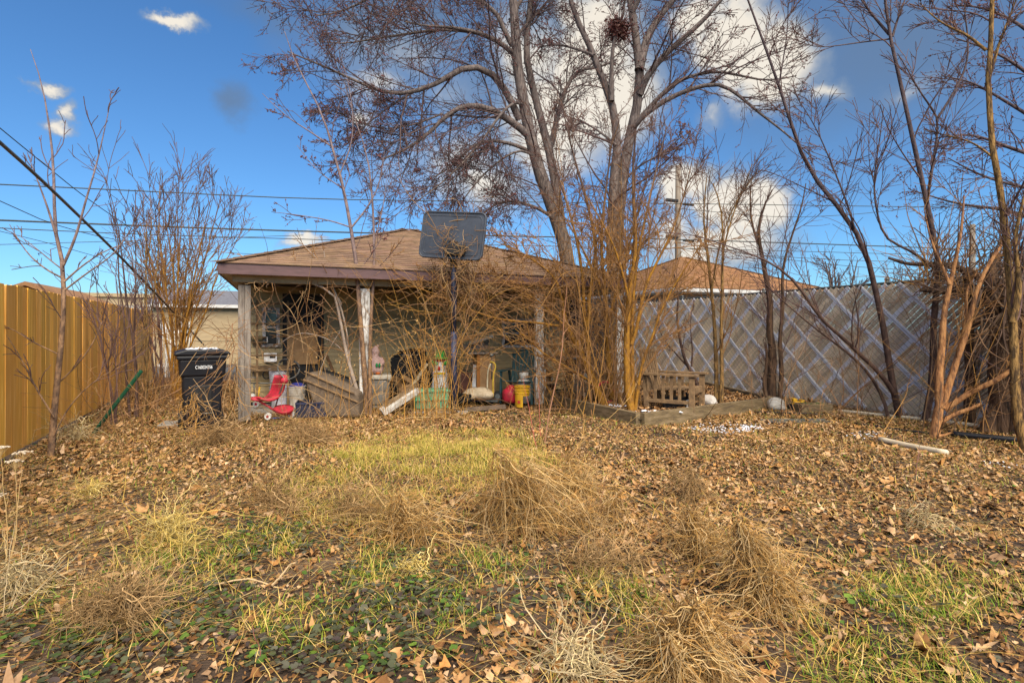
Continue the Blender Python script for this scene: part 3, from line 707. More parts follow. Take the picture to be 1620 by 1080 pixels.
# crumbs of broken leaf between the whole ones
x, y, zc = field(rng, 150000, 1.7, 9.0, .85); px, py, _ = pix(x, y); nl2 = len(x)
cr = np.array([(-.5, -.35, 0), (.5, -.25, .06), (.45, .4, 0), (-.3, .35, .1)]); 
scatter(m, cr[None] + rng.normal(0, .12, (nl2, 4, 3)), np.array([(0, 1, 2, 3)]), np.stack([x, y, gz(x, y) + .004 + rng.uniform(0, .012, nl2)], 1), rotmats(rng, nl2, .4), rng.uniform(.008, .030, (nl2, 1)), leaf_cols(rng, nl2) * .8)
tag(m.build('leaf_litter', 'litter', None, True), 'brown and tan fallen leaves carpeting the whole yard', 'leaves', kind='stuff')
print('leaves', nl)
# a few large crumpled leaves close to the camera belong to the same litter
# ---- straw: thin dead stems lying about
def ribbon(mb, A, w, col):
    B, N_, _ = A.shape; T = np.gradient(A, axis=1); S = np.cross(T, (0, 0, 1.)); S /= np.linalg.norm(S, axis=2, keepdims=True) + 1e-6
    W = np.asarray(w)[:, None, None] * np.linspace(1, .15, N_)[None, :, None]
    X = np.stack([A - S * W, A + S * W], 2).reshape(-1, 3)
    b = np.arange(B)[:, None] * N_ * 2; i = np.arange(N_ - 1)[None] * 2
    f = np.stack([b + i, b + i + 1, b + i + 3, b + i + 2], -1).reshape(-1, 4); mb.add(X, f, np.repeat(col, N_ * 2, 0))
m = MB(); rng = np.random.default_rng(41); x, y, zc = field(rng, 90000, 1.7, 13.5, .8); px, py, _ = pix(x, y)
keep = rng.uniform(0, 1, len(x)) < np.clip(.50 + .5 * soft(px, py, 80, 880, 380, 240) + .6 * mound(px, py) + .35 * grasszone(px, py) + .5 * soft(px, py, 640, 830, 330, 90) - .4 * bare(px, py), .04, 1)
x, y, zc = x[keep], y[keep], zc[keep]; px = px[keep]; py = py[keep]; B = len(x)
th = rng.uniform(0, 2 * np.pi, B); lft = soft(px, py, 60, 900, 300, 260) > .1; th = np.where(lft, rng.normal(.5, .45, B) + np.pi * (rng.uniform(0, 1, B) < .2), th)
d = np.stack([np.cos(th), np.sin(th), rng.normal(.10, .12, B)], 1); st = np.stack([x, y, gz(x, y) + .015 + rng.uniform(0, .03, B)], 1)
A = wander(rng, st, d, rng.uniform(.08, .42, B), 5, .16, -.25); A[:, :, 2] = np.maximum(A[:, :, 2], gz(A[:, :, 0], A[:, :, 1]) + .008)
SC = np.array([(.60, .40, .12), (.52, .31, .08), (.64, .46, .19), (.40, .23, .07), (.54, .37, .13)])
ribbon(m, A, rng.uniform(.0010, .0024, B), SC[rng.integers(0, 5, B)] * rng.uniform(.65, 1.1, (B, 1)))
tag(m.build('dead_straw', 'blade', None), 'dry straw coloured stems lying flat over the leaves', 'straw', kind='stuff')
# ---- grass
def blades(mb, rng, x, y, h, lean, w, cols, npt=4):
    B = len(x); th = rng.uniform(0, 2 * np.pi, B); s = np.linspace(0, 1, npt)[None]
    ln = rng.uniform(.3, 1, B) * lean
    A = np.stack([x[:, None] + np.cos(th)[:, None] * (h * ln)[:, None] * s ** 1.7, y[:, None] + np.sin(th)[:, None] * (h * ln)[:, None] * s ** 1.7, gz(x, y)[:, None] + h[:, None] * s * (1 - .35 * ln[:, None] * s)], 2)
    T = np.stack([-np.sin(th), np.cos(th), 0 * th], 1)[:, None]; W = w[:, None, None] * np.array([1, .9, .6, .08])[None, :, None]
    X = np.stack([A - T * W, A + T * W], 2).reshape(-1, 3); b = np.arange(B)[:, None] * npt * 2; i = np.arange(npt - 1)[None] * 2
    mb.add(X, np.stack([b + i, b + i + 1, b + i + 3, b + i + 2], -1).reshape(-1, 4), np.repeat(cols, npt * 2, 0))
m = MB(); rng = np.random.default_rng(51); x, y, zc = field(rng, 800000, 1.7, 9.5, .9); px, py, _ = pix(x, y)
gzv = grasszone(px, py); cl_ = np.clip(.55 + .9 * fbm(x, y, 4.0, 9), 0, 1); keep = rng.uniform(0, 1, len(x)) < np.clip(gzv * (.06 + 1.0 * np.clip(cl_ * 1.5 - .35, 0, 1)) * 1.1 + .38 * mound(px, py) * np.clip(.3 + cl_, 0, 1), .02, 1)
x, y, px, py = x[keep], y[keep], px[keep], py[keep]; B = len(x); mo = mound(px, py)
GC = np.array([(.15, .24, .025), (.23, .31, .035), (.10, .18, .022), (.38, .34, .045), (.58, .41, .10), (.62, .44, .15)])
pi_ = np.where((mo > .1)[:, None], [[.07, .17, .04, .36, .22, .14]], [[.27, .22, .19, .12, .11, .09]])
ci = (rng.uniform(0, 1, (B, 1)) > np.cumsum(pi_, 1)).sum(1).clip(0, 5)
blades(m, rng, x, y, np.where(ci > 3, rng.uniform(.05, .13, B), rng.uniform(.025, .085, B)), np.where(ci > 3, 1.5, 1.15), rng.uniform(.0013, .0027, B), GC[ci] * rng.uniform(.65, 1.15, (B, 1)))
tag(m.build('grass', 'blade', None), 'short green and straw yellow grass sprouting in patches through the leaves', 'grass', kind='stuff')
print('grass', B)
# ---- creeping ground ivy
m = MB(); rng = np.random.default_rng(61); x, y, zc = field(rng, 210000, 1.7, 6.5, .8); px, py, _ = pix(x, y)
keep = rng.uniform(0, 1, len(x)) < np.clip(ivyzone(px, py) * np.clip(.55 + .8 * fbm(x, y, 3.0, 19), 0.02, 1) * .52, .004, 1); x, y = x[keep], y[keep]; B = len(x)
aa = np.linspace(0, 2 * np.pi, 11, endpoint=False); rr_ = np.array([.35, .93, 1, .9, 1.04, .92, 1.04, .92, 1.04, .9, .96]) * .5
IV = np.concatenate([[(0, -.05, -.10)], np.stack([np.sin(aa) * rr_, -np.cos(aa) * rr_, .02 * np.cos(aa * 5)], 1)]); IF = np.array([(0, 1 + i, 1 + (i + 1) % 11) for i in range(11)])
IC = np.array([(.070, .075, .042), (.105, .100, .072), (.060, .044, .040), (.050, .080, .024), (.085, .15, .026), (.110, .072, .036), (.13, .20, .03)])
ic = IC[rng.choice(7, B, p=[.30, .20, .15, .16, .09, .06, .04])] * rng.uniform(.7, 1.15, (B, 1))
scatter(m, IV, IF, np.stack([x, y, gz(x, y) + rng.uniform(.02, .055, B)], 1), rotmats(rng, B, .32), rng.uniform(.014, .042, (B, 1)), ic)
tag(m.build('ground_ivy', 'blade', None, True), 'low round leaved creeping ivy, dull green and purple, in the front of the yard', 'ground cover', kind='stuff')
print('ivy', B)
# ---- snow remnants
m = MB(); rng = np.random.default_rng(71)
def snowpatch(cx, cy, rx, ry, n, smax, z=0.0):
    q = rng.normal(0, .45, (n, 2)); P0 = np.array([G(cx + rx * a, cy + ry * b, z) for a, b in q]); P0[:, 2] = z + gz(P0[:, 0], P0[:, 1]) * (z == 0) + .02
    V = OCT_V.copy() * (1, 1, .22); scatter(m, V[None] + rng.normal(0, .18, (n, 6, 3)) * (1, 1, .3), OCT_F, P0, rotmats(rng, n, .1), rng.uniform(.2, 1, (n, 1)) ** 2 * smax, (1, 1, 1))
snowpatch(1140, 677, 62, 9, 300, .020); snowpatch(1185, 676, 22, 5, 160, .030); snowpatch(1368, 690, 36, 5, 110, .018); snowpatch(1590, 738, 50, 10, 90, .018)
tag(m.build('snow', 'snow', None, True), 'small melting scraps of snow lying on the dark bare soil', 'snow', kind='stuff')
# ------------------------------------------------------------------ the two big maples between the garages
def rk(*a): return a
MAPLE_LV = [dict(k=15, L=3.2, rel=.62, ang=.75, up=.05, npts=8, wig=.10, tmin=.10, rs=.5, tip=.0065, droop=-.02, rcap=.012, S=5),
            dict(all=True, k=11, L=1.35, rel=.6, ang=.75, up=.05, npts=6, wig=.13, tmin=.08, rs=.55, tip=.0050, rcap=.010),
            dict(k=6, L=.55, rel=.6, ang=.75, up=.10, npts=4, wig=.16, tmin=.1, rs=.6, tip=.0040, rcap=.010, S=3)]
b1 = P(906, 600, 14.6); b1[2] = 0
tp1 = [((908, 605), (906, 480), (898, 400), (882, 350), (868, 312), (852, 268), (838, 215), (828, 160), (818, 105), (815, 50), (811, -20), (800, -120), (796, -240)), 14.6, 14.4, .225, .07]
m1 = [tuple(tp1),
      (((892, 395), (886, 340), (874, 260), (861, 208), (842, 137), (830, 80), (838, 20), (845, -60), (850, -170)), 14.7, 15.1, .14, .045),
      (((868, 240), (874, 222), (882, 180), (894, 142), (912, 111), (945, 108), (975, 95)), 14.9, 16.2, .09, .025),
      (((838, 217), (820, 200), (795, 183), (768, 169), (735, 166), (705, 183), (676, 214), (640, 238), (602, 253)), 14.5, 13.2, .10, .018),
      (((822, 190), (808, 158), (790, 128), (772, 112), (745, 104), (722, 113), (695, 131), (655, 146), (618, 150), (570, 132), (520, 108), (455, 82)), 14.5, 12.4, .10, .012),
      (((815, 88), (795, 70), (770, 57), (745, 49), (711, 43), (676, 42), (641, 35)), 14.5, 13.0, .075, .015),
      (((760, 52), (700, 46), (650, 53), (583, 63), (545, 70), (505, 66)), 14.2, 12.6, .045, .010),
      (((810, 72), (797, 48), (788, 24), (770, 8), (745, -6), (700, -40)), 14.5, 14.0, .07, .02),
      (((880, 348), (850, 328), (815, 318), (787, 320), (762, 340), (735, 362)), 14.5, 13.6, .05, .012),
      (((838, 240), (822, 232), (800, 225), (770, 222), (745, 232), (712, 266), (680, 284)), 14.6, 13.6, .055, .012),
      (((815, 60), (842, 30), (862, 8), (890, -30)), 14.7, 15.6, .05, .015),
      (((846, 250), (828, 236), (800, 246), (760, 280), (728, 322), (705, 360)), 14.5, 13.4, .035, .006),
      (((830, 165), (812, 160), (788, 185), (755, 235), (700, 290), (650, 325), (610, 350)), 14.4, 12.8, .040, .006),
      (((812, -40), (760, -70), (690, -60), (600, -10), (540, 20), (500, 25)), 14.3, 12.6, .08, .012),
      (((812, 20), (850, -40), (900, -80)), 14.5, 15.4, .06, .02),
      (((700, 180), (650, 200), (600, 205), (555, 190), (530, 170)), 13.6, 12.8, .025, .008),
      (((650, 148), (600, 180), (560, 215), (545, 245)), 13.3, 12.8, .022, .008)]
tree('maple_tree', 'big leaning maple full of dark red buds behind the right slope of the porch roof', 'tree', b1, m1, MAPLE_LV, 'bark_grey', 'twig_maple', 101, 'big maples behind the garage', buds=17000, budsize=.0135, sides=10)
b2 = P(976, 600, 14.0); b2[2] = 0
m2 = [(((978, 605), (976, 520), (976, 450), (976, 375), (981, 312), (989, 250), (1000, 203), (1010, 160), (1013, 117), (1009, 75), (1001, 33), (996, -10), (990, -90), (992, -220)), 14.0, 13.8, .20, .05),
      (((970, 440), (967, 396), (970, 320), (972, 271), (978, 233), (974, 196), (966, 154), (951, 121), (938, 83), (917, 42), (902, 0), (888, -60)), 13.9, 13.6, .15, .045),
      (((1011, 112), (1017, 83), (1026, 54), (1046, 22), (1066, 0), (1110, -60)), 13.8, 14.4, .12, .05),
      (((1012, 150), (1024, 119), (1051, 87), (1084, 58), (1117, 29), (1140, 0), (1180, -40)), 13.8, 13.0, .09, .03),
      (((1004, 200), (1017, 183), (1050, 160), (1084, 144), (1113, 135), (1142, 133), (1168, 150), (1201, 179), (1236, 205), (1270, 235)), 13.8, 12.2, .07, .012),
      (((1005, 195), (1030, 167), (1066, 130), (1097, 119), (1134, 112), (1176, 121), (1217, 129), (1260, 120)), 13.9, 12.6, .06, .012),
      (((968, 160), (967, 104), (971, 62), (985, 30), (990, -10)), 13.6, 13.4, .07, .02),
      (((940, 88), (915, 78), (880, 70), (850, 75)), 13.6, 14.3, .04, .012),
      (((975, 230), (945, 205), (915, 190), (885, 180)), 13.7, 14.6, .035, .010),
      (((1000, 20), (1020, -20), (1080, -70), (1150, -60)), 13.8, 13.2, .07, .02),
      (((985, 290), (1010, 262), (1045, 245), (1080, 215)), 13.9, 13.2, .03, .010)]
ML2 = [dict(MAPLE_LV[0], k=11), dict(MAPLE_LV[1], k=8), dict(MAPLE_LV[2], k=4)]
tree('maple_tree', 'big bare maple with twin dark trunks behind the right end of the porch roof', 'tree', b2, m2, ML2, 'bark_grey', 'twig_maple', 102, 'big maples behind the garage', buds=7000, budsize=.013, sides=10)
# squirrel nest
rng = np.random.default_rng(5); c = P(978, 47, 13.55); m = MB(); nn = 420
u = rng.normal(size=(nn, 3)); u /= np.linalg.norm(u, axis=1, keepdims=True); st = c + u * (.22, .2, .17) * rng.uniform(.3, 1, (nn, 1))
strands(m, wander(rng, st, np.cross(u, rng.normal(size=(nn, 3))), rng.uniform(.2, .5, nn), 6, .25), .006, .004, 3)
scatter(m, curled(rng, LV, 260, .6), LF, c + rng.normal(0, 1, (260, 3)) * (.14, .13, .10), rotmats(rng, 260, 1.5), rng.uniform(.06, .11, (260, 1)), (1.0, 1.5, 1.3))
tag(m.build('squirrel_nest', 'bud', None), 'ragged brown nest of twigs and leaves high in the twin trunked maple', 'nest')

# ------------------------------------------------------------------ orange stemmed trees in the raised bed
OR_LV = [dict(all=True, k=15, L=1.9, rel=.55, ang=.62, up=.14, npts=9, wig=.10, tmin=.15, rs=.45, tip=.0048, rcap=.012, S=5),
         dict(k=8, L=1.0, rel=.6, ang=.65, up=.08, npts=7, wig=.14, tmin=.1, rs=.55, tip=.0040, rcap=.010),
         dict(k=4, L=.45, rel=.55, ang=.7, up=.05, npts=4, wig=.2, tmin=.1, rs=.6, tip=.0030, rcap=.009, S=3)]
o1 = [(((959, 645), (951, 632), (940, 605), (929, 580), (914, 546), (901, 525), (893, 505), (888, 470)), 9.3, 9.4, .075, .03),
      (((893, 516), (884, 516), (849, 510), (805, 508), (770, 500), (745, 490), (710, 474), (680, 462), (640, 448)), 9.35, 9.0, .022, .006),
      (((914, 545), (923, 527), (936, 511), (931, 492), (932, 462), (940, 435), (944, 390), (930, 320), (905, 240), (890, 170)), 9.4, 9.9, .045, .010),
      (((933, 590), (931, 552), (927, 522), (923, 486), (924, 452), (915, 390), (900, 330), (880, 270), (862, 210)), 9.4, 9.8, .040, .008),
      (((938, 606), (900, 582), (860, 560), (840, 540), (815, 520)), 9.3, 8.9, .022, .007),
      (((888, 472), (880, 440), (850, 415), (815, 395), (780, 380)), 9.3, 9.0, .025, .006),
      (((901, 525), (870, 490), (830, 462), (790, 440), (750, 420)), 9.3, 9.3, .020, .005)]
tree('orange_barked_tree', 'orange barked tree leaning left out of the raised bed with arms reaching across the porch', 'tree', G(959, 645, .12), o1, OR_LV, 'bark_orange', 'twig_orange', 111, 'orange barked trees in the raised bed')
o2 = [(((968, 632), (964, 600), (962, 565), (960, 514), (958, 477), (955, 440), (950, 385), (956, 320), (966, 240), (972, 190)), 9.6, 9.8, .048, .009),
      (((960, 520), (972, 470), (984, 430), (1000, 370), (1022, 290), (1035, 230)), 9.6, 9.9, .028, .006),
      (((957, 470), (940, 430), (925, 400), (898, 350), (870, 310)), 9.6, 9.4, .022, .005)]
tree('orange_barked_tree', 'straight slim orange barked tree just right of the leaning one in the raised bed', 'tree', G(968, 632, .12), o2, OR_LV, 'bark_orange', 'twig_orange', 112, 'orange barked trees in the raised bed')
o3 = [(((1000, 655), (994, 628), (991, 570), (992, 523), (994, 486), (997, 449), (1006, 400), (1004, 340), (1000, 275), (1006, 210)), 8.6, 8.8, .062, .012),
      (((1003, 650), (1001, 600), (999, 560), (1000, 500), (1004, 440), (1010, 395), (1022, 340), (1040, 260), (1055, 200)), 8.65, 8.9, .040, .008),
      (((999, 545), (1008, 520), (1012, 492), (1022, 448), (1042, 410), (1066, 362), (1085, 300), (1098, 240)), 8.65, 8.7, .030, .006),
      (((1004, 655), (1010, 610), (1016, 572), (1032, 534), (1042, 500), (1056, 470), (1080, 430), (1110, 385)), 8.6, 8.5, .028, .006),
      (((996, 480), (985, 430), (968, 380), (940, 330), (915, 290)), 8.6, 8.4, .022, .005)]
tree('orange_barked_tree', 'thickest orange barked clump at the near corner of the raised bed', 'tree', G(1002, 655, .12), o3, OR_LV, 'bark_orange', 'twig_orange', 113, 'orange barked trees in the raised bed')

# ------------------------------------------------------------------ saplings along the slatted fence
SP_LV = [dict(all=True, k=12, L=1.8, rel=.5, ang=.6, up=.16, npts=8, wig=.09, tmin=.2, rs=.4, tip=.0042, rcap=.010, S=5),
         dict(k=9, L=.8, rel=.6, ang=.65, up=.10, npts=5, wig=.13, tmin=.1, rs=.5, tip=.0034, rcap=.009, S=3)]
fp = [(((1133, 645), (1134, 600), (1131, 520), (1126, 460), (1118, 395), (1112, 340), (1118, 280)), 9.4, 9.7, .042, .008),
      (((1126, 460), (1135, 400), (1150, 350), (1175, 300), (1190, 260)), 9.5, 9.2, .018, .005)]
tree('sapling', 'slim tan sapling, left of the close pair at the raised bed edge before the fence', 'tree', G(1133, 645, .12), fp, SP_LV, 'bark_yellow', 'twig_orange', 121, 'saplings before the slatted fence')
fp = [(((1141, 646), (1142, 580), (1141, 520), (1142, 460), (1144, 390), (1142, 330), (1128, 290)), 9.35, 9.2, .040, .008),
      (((1143, 400), (1156, 350), (1170, 310), (1200, 270)), 9.3, 9.4, .016, .005)]
tree('sapling', 'slim tan sapling, right of the close pair at the raised bed edge before the fence', 'tree', G(1141, 646, .12), fp, SP_LV, 'bark_yellow', 'twig_orange', 122, 'saplings before the slatted fence')
e1 = [(((1222, 640), (1220, 600), (1224, 560), (1216, 520), (1220, 480), (1212, 440), (1205, 400), (1198, 370), (1206, 330), (1222, 300)), 10.0, 10.0, .085, .012),
      (((1216, 640), (1208, 610), (1214, 575), (1212, 545)), 10.0, 10.05, .05, .02),
      (((1232, 640), (1238, 590), (1232, 540), (1240, 490), (1236, 430), (1250, 380), (1268, 330), (1275, 290)), 9.9, 9.8, .045, .008),
      (((1206, 400), (1190, 360), (1186, 320), (1190, 270)), 10.0, 10.1, .025, .006)]
tree('twisted_tree', 'twisted brown trunk with peeling bark at the slatted fence foot behind the grey sack', 'tree', G(1222, 641), e1, SP_LV, 'bark_rot', 'twig_brown', 123)
a1 = [(((1424, 664), (1418, 640), (1408, 585), (1402, 540), (1390, 480), (1372, 402), (1356, 369), (1333, 335), (1307, 307), (1285, 275), (1265, 238), (1249, 187), (1237, 150), (1224, 112), (1205, 60), (1187, 9), (1160, -60)), 8.7, 8.3, .052, .010),
      (((1416, 625), (1395, 592), (1365, 565), (1335, 535), (1305, 512), (1283, 482), (1262, 450), (1235, 425), (1205, 408), (1160, 392), (1100, 372)), 8.65, 8.2, .038, .006),
      (((1405, 660), (1398, 630), (1375, 590), (1345, 560), (1290, 520), (1240, 478), (1200, 440)), 8.75, 9.0, .028, .006),
      (((1352, 362), (1340, 320), (1312, 250), (1290, 200), (1268, 165)), 8.5, 8.2, .016, .005),
      (((1232, 135), (1240, 90), (1247, 40), (1246, -20)), 8.35, 8.2, .012, .004)]
tree('sapling', 'dark many stemmed sapling arching far left before the slatted fence, above the white pipe', 'tree', G(1422, 665), a1, SP_LV, 'bark_brown', 'twig_brown', 124, 'saplings before the slatted fence')
b_ = [(((1463, 668), (1471, 640), (1477, 575), (1476, 520), (1480, 471), (1488, 413), (1472, 356), (1463, 302), (1453, 262), (1436, 182), (1417, 98), (1406, 48), (1398, -20), (1392, -90)), 8.35, 8.0, .052, .015),
      (((1466, 322), (1474, 270), (1482, 225), (1484, 184), (1470, 166), (1452, 140), (1436, 110), (1420, 85)), 8.2, 8.0, .024, .006),
      (((1484, 186), (1506, 152), (1528, 110), (1533, 70), (1526, 20), (1524, -40)), 8.1, 7.9, .018, .006),
      (((1407, 55), (1385, 30), (1362, 0), (1340, -40)), 8.1, 8.2, .022, .006),
      (((1408, 62), (1370, 66), (1330, 72), (1290, 76), (1258, 62)), 8.1, 7.8, .012, .004),
      (((1412, 58), (1420, 30), (1432, 0), (1440, -30)), 8.1, 8.0, .018, .006),
      (((1486, 430), (1440, 395), (1400, 380), (1385, 330), (1382, 280), (1392, 220), (1398, 170)), 8.3, 8.0, .022, .005)]
tree('sapling', 'tall straight dark sapling running out of sight upwards, right of the arching one', 'tree', G(1463, 669), b_, SP_LV, 'bark_brown', 'twig_brown', 125, 'saplings before the slatted fence')
c_ = [(((1478, 693), (1481, 668), (1488, 640), (1484, 600), (1490, 555), (1492, 500), (1502, 455), (1512, 410), (1522, 360), (1525, 310)), 7.1, 7.2, .060, .010),
      (((1490, 645), (1504, 600), (1520, 550), (1532, 520), (1540, 475), (1553, 438), (1572, 405), (1590, 380)), 7.1, 7.0, .046, .018),
      (((1494, 648), (1520, 630), (1545, 615), (1570, 605), (1602, 584)), 7.1, 6.7, .036, .028),
      (((1488, 668), (1510, 655), (1530, 648), (1552, 639)), 7.1, 6.9, .030, .022),
      (((1482, 690), (1495, 688), (1505, 684)), 7.05, 7.0, .022, .012),
      (((1520, 545), (1530, 490), (1528, 460), (1545, 430)), 7.1, 7.2, .022, .012),
      (((1502, 450), (1490, 420), (1472, 380), (1462, 330)), 7.15, 7.3, .022, .006)]
tree('pruned_tree', 'pale orange brown tree with peeled bark and cut limbs near the right edge', 'tree', G(1478, 694), c_, [dict(SP_LV[0], k=5, L=1.5, rel=.5), SP_LV[1]], 'bark_peeled', 'twig_orange', 126)
d_ = [(((1622, 712), (1612, 690), (1608, 650), (1605, 590), (1604, 530), (1600, 471), (1594, 400), (1584, 302), (1571, 249), (1567, 191), (1562, 133), (1568, 67), (1569, 0), (1575, -80)), 6.4, 6.6, .052, .020),
      (((1602, 510), (1612, 470), (1612, 430), (1604, 390), (1612, 340), (1630, 280)), 6.4, 6.3, .035, .012),
      (((1560, 80), (1530, 55), (1505, 45), (1480, 30), (1455, 5)), 6.6, 6.9, .018, .005),
      (((1566, 120), (1580, 70), (1600, 20), (1615, -20)), 6.6, 6.4, .020, .006),
      (((1572, 250), (1540, 225), (1500, 215), (1460, 205)), 6.6, 7.4, .014, .004)]
tree('sapling', 'yellowish brown trunk standing at the very right edge of the photo', 'tree', G(1620, 713), d_, SP_LV, 'bark_yellow', 'twig_brown', 127, 'saplings before the slatted fence')
# budding tree overhead, right
r_ = [(((1760, 420), (1720, 330), (1690, 240), (1660, 150), (1640, 60), (1630, -40)), 9.5, 9.0, .10, .03),
      (((1700, 270), (1650, 250), (1600, 235), (1550, 215), (1510, 212), (1475, 232)), 9.3, 9.4, .045, .008),
      (((1720, 330), (1680, 320), (1640, 300), (1590, 290), (1545, 275), (1500, 250)), 9.3, 9.6, .045, .008),
      (((1690, 240), (1640, 190), (1590, 160), (1540, 130), (1490, 120)), 9.2, 9.6, .04, .008),
      (((1660, 150), (1620, 110), (1570, 80), (1510, 60)), 9.1, 9.4, .035, .008),
      (((1640, 60), (1600, 30), (1550, 10), (1500, 10)), 9.0, 9.4, .03, .008),
      (((1740, 375), (1690, 370), (1640, 350), (1590, 330), (1520, 325), (1440, 300)), 9.4, 10.2, .05, .008)]
bb = P(1770, 600, 9.5); bb[2] = 0
r_.insert(0, (((1775, 665), (1772, 560), (1768, 480), (1758, 415)), 9.5, 9.5, .16, .10))
tree('budding_tree', 'overhanging tree with fine budding twigs reaching in from beyond the right edge', 'tree', bb, r_, [dict(k=13, L=1.4, rel=.6, ang=.7, up=.04, npts=7, wig=.10, tmin=.2, rs=.45, tip=.004, rcap=.012, S=4), dict(k=9, L=.75, rel=.6, ang=.7, up=.05, npts=5, wig=.14, tmin=.1, rs=.5, tip=.003, rcap=.01, S=3)], 'bark_brown', 'twig_brown', 128, buds=3600, budsize=.010)
# dark dead sapling before the fence inside the bed
dd_ = [(((1108, 625), (1100, 598), (1085, 575), (1076, 540), (1070, 500), (1074, 470), (1066, 430)), 10.6, 10.4, .04, .008),
       (((1090, 582), (1070, 560), (1048, 535), (1042, 515)), 10.6, 10.3, .02, .006), (((1094, 580), (1096, 550), (1092, 520), (1094, 490)), 10.6, 10.7, .018, .006)]
tree('dead_sapling', 'dark crooked dead sapling behind the wooden garden chair', 'tree', G(1108, 626, .12), dd_, [dict(SP_LV[0], k=5, L=.9), SP_LV[1]], 'bark_brown', 'twig_brown', 129)

# ------------------------------------------------------------------ saplings and shrubs at the left and before the porch
l_ = [(((80, 724), (83, 690), (86, 647), (93, 580), (100, 513), (101, 447), (98, 413), (96, 392), (86, 365), (86, 308), (84, 250), (78, 200), (72, 160), (62, 117), (48, 78)), 6.0, 6.3, .036, .003),
      (((100, 420), (120, 376), (137, 312), (150, 271), (162, 221), (176, 156)), 6.1, 6.3, .016, .003),
      (((88, 370), (77, 333), (62, 292), (44, 245)), 6.1, 6.0, .014, .003),
      (((99, 440), (70, 425), (40, 398), (15, 355)), 6.1, 6.0, .010, .003), (((101, 428), (80, 412), (60, 395), (30, 372)), 6.1, 6.3, .008, .003),
      (((101, 446), (130, 420), (168, 395), (214, 380)), 6.1, 6.4, .011, .003), (((101, 460), (140, 430), (185, 400), (225, 330)), 6.1, 6.4, .010, .003),
      (((92, 560), (50, 540), (20, 520), (-20, 505)), 6.1, 5.9, .008, .003), (((88, 610), (130, 570), (160, 520), (170, 470)), 6.1, 6.2, .009, .003), (((86, 660), (60, 620), (30, 560), (10, 530)), 6.0, 5.8, .012, .003),
      (((84, 690), (110, 640), (150, 600), (210, 570)), 6.0, 6.2, .009, .003)]
tree('sapling', 'tall thin forked sapling standing against the left wooden fence', 'tree', G(80, 725), l_, [dict(SP_LV[0], k=4, L=.9, rel=.45), dict(SP_LV[1], k=3)], 'bark_sapling', 'twig_brown', 131)
SH_LV = [dict(all=True, k=10, L=1.6, rel=.5, ang=.62, up=.2, npts=7, wig=.08, tmin=.25, rs=.45, tip=.004, rcap=.010, S=4), dict(k=6, L=.9, rel=.6, ang=.5, up=.15, npts=5, wig=.12, tmin=.1, rs=.5, tip=.0042, rcap=.010, S=3)]
def fan(bx, by, d, tops, r, rng):
    out = []
    for tx, ty, dd in tops:
        k = 7; s = np.linspace(0, 1, k); x = bx + rng.normal(0, 4) + (tx - bx) * s ** 1.5; y = by + (ty - by) * s
        x = x + np.concatenate([[0], rng.normal(0, 3.0, k - 1)]); out.append((tuple(zip(x, y)), d, d + dd, r * rng.uniform(.6, 1.1), .004))
    return out
rng = np.random.default_rng(8)
s1 = fan(213, 663, 8.6, [(190, 330, .2), (165, 280, .3), (215, 340, 0)], .028, rng)
tree('shrub', 'slender dark upright shrub stem beside the green leaning pole', 'shrub', G(213, 663), s1, [dict(SH_LV[0], k=6), dict(SH_LV[1], k=4)], 'bark_brown', 'twig_brown', 132, 'bare shrubs along the wooden fence')
s2 = fan(229, 655, 9.1, [(240, 310, .2), (262, 265, .3), (225, 330, -.2)], .028, rng)
tree('shrub', 'slender tan upright shrub stem midway between the green pole and the dustbin', 'shrub', G(229, 655), s2, [dict(SH_LV[0], k=6), dict(SH_LV[1], k=4)], 'bark_yellow', 'twig_brown', 133, 'bare shrubs along the wooden fence')
s3 = fan(278, 632, 11.0, [(222, 320, .4), (280, 262, .2), (330, 288, .1), (350, 310, .3), (200, 370, .2), (372, 350, .1),(235, 300, .5), (258, 268, 0), (272, 290, .4), (290, 275, -.3), (315, 285, .2), (340, 300, .5), (362, 325, 0), (388, 345, .3), (210, 345, .3), (300, 330, .6), (245, 350, -.4)], .028, rng)
tree('shrub', 'big orange stemmed fan shaped shrub behind the black dustbin', 'shrub', G(278, 633), s3, [dict(SH_LV[0], k=10), dict(SH_LV[1], k=7)], 'bark_orange', 'twig_orange', 134, 'bare shrubs along the wooden fence')
s4 = fan(250, 612, 13.2, [(200, 385, 0), (175, 420, .2), (225, 350, 0), (250, 330, .4), (275, 370, 0), (215, 400, .3)], .026, rng)
tree('shrub', 'thin reddish shrub at the far end of the wooden fence', 'shrub', G(250, 613), s4, [dict(SH_LV[0], k=8), dict(SH_LV[1], k=6)], 'twig_brown', 'twig_brown', 135, 'bare shrubs along the wooden fence')
s5 = fan(180, 672, 8.1, [(150, 420, 0), (185, 400, .2), (130, 470, -.2), (215, 440, .2)], .014, rng)
tree('shrub', 'low thin shrub in front of the wooden fence left of the green pole', 'shrub', G(180, 672), s5, [dict(SH_LV[0], k=7, L=1.0), dict(SH_LV[1], k=3)], 'twig_brown', 'twig_brown', 136, 'bare shrubs along the wooden fence')
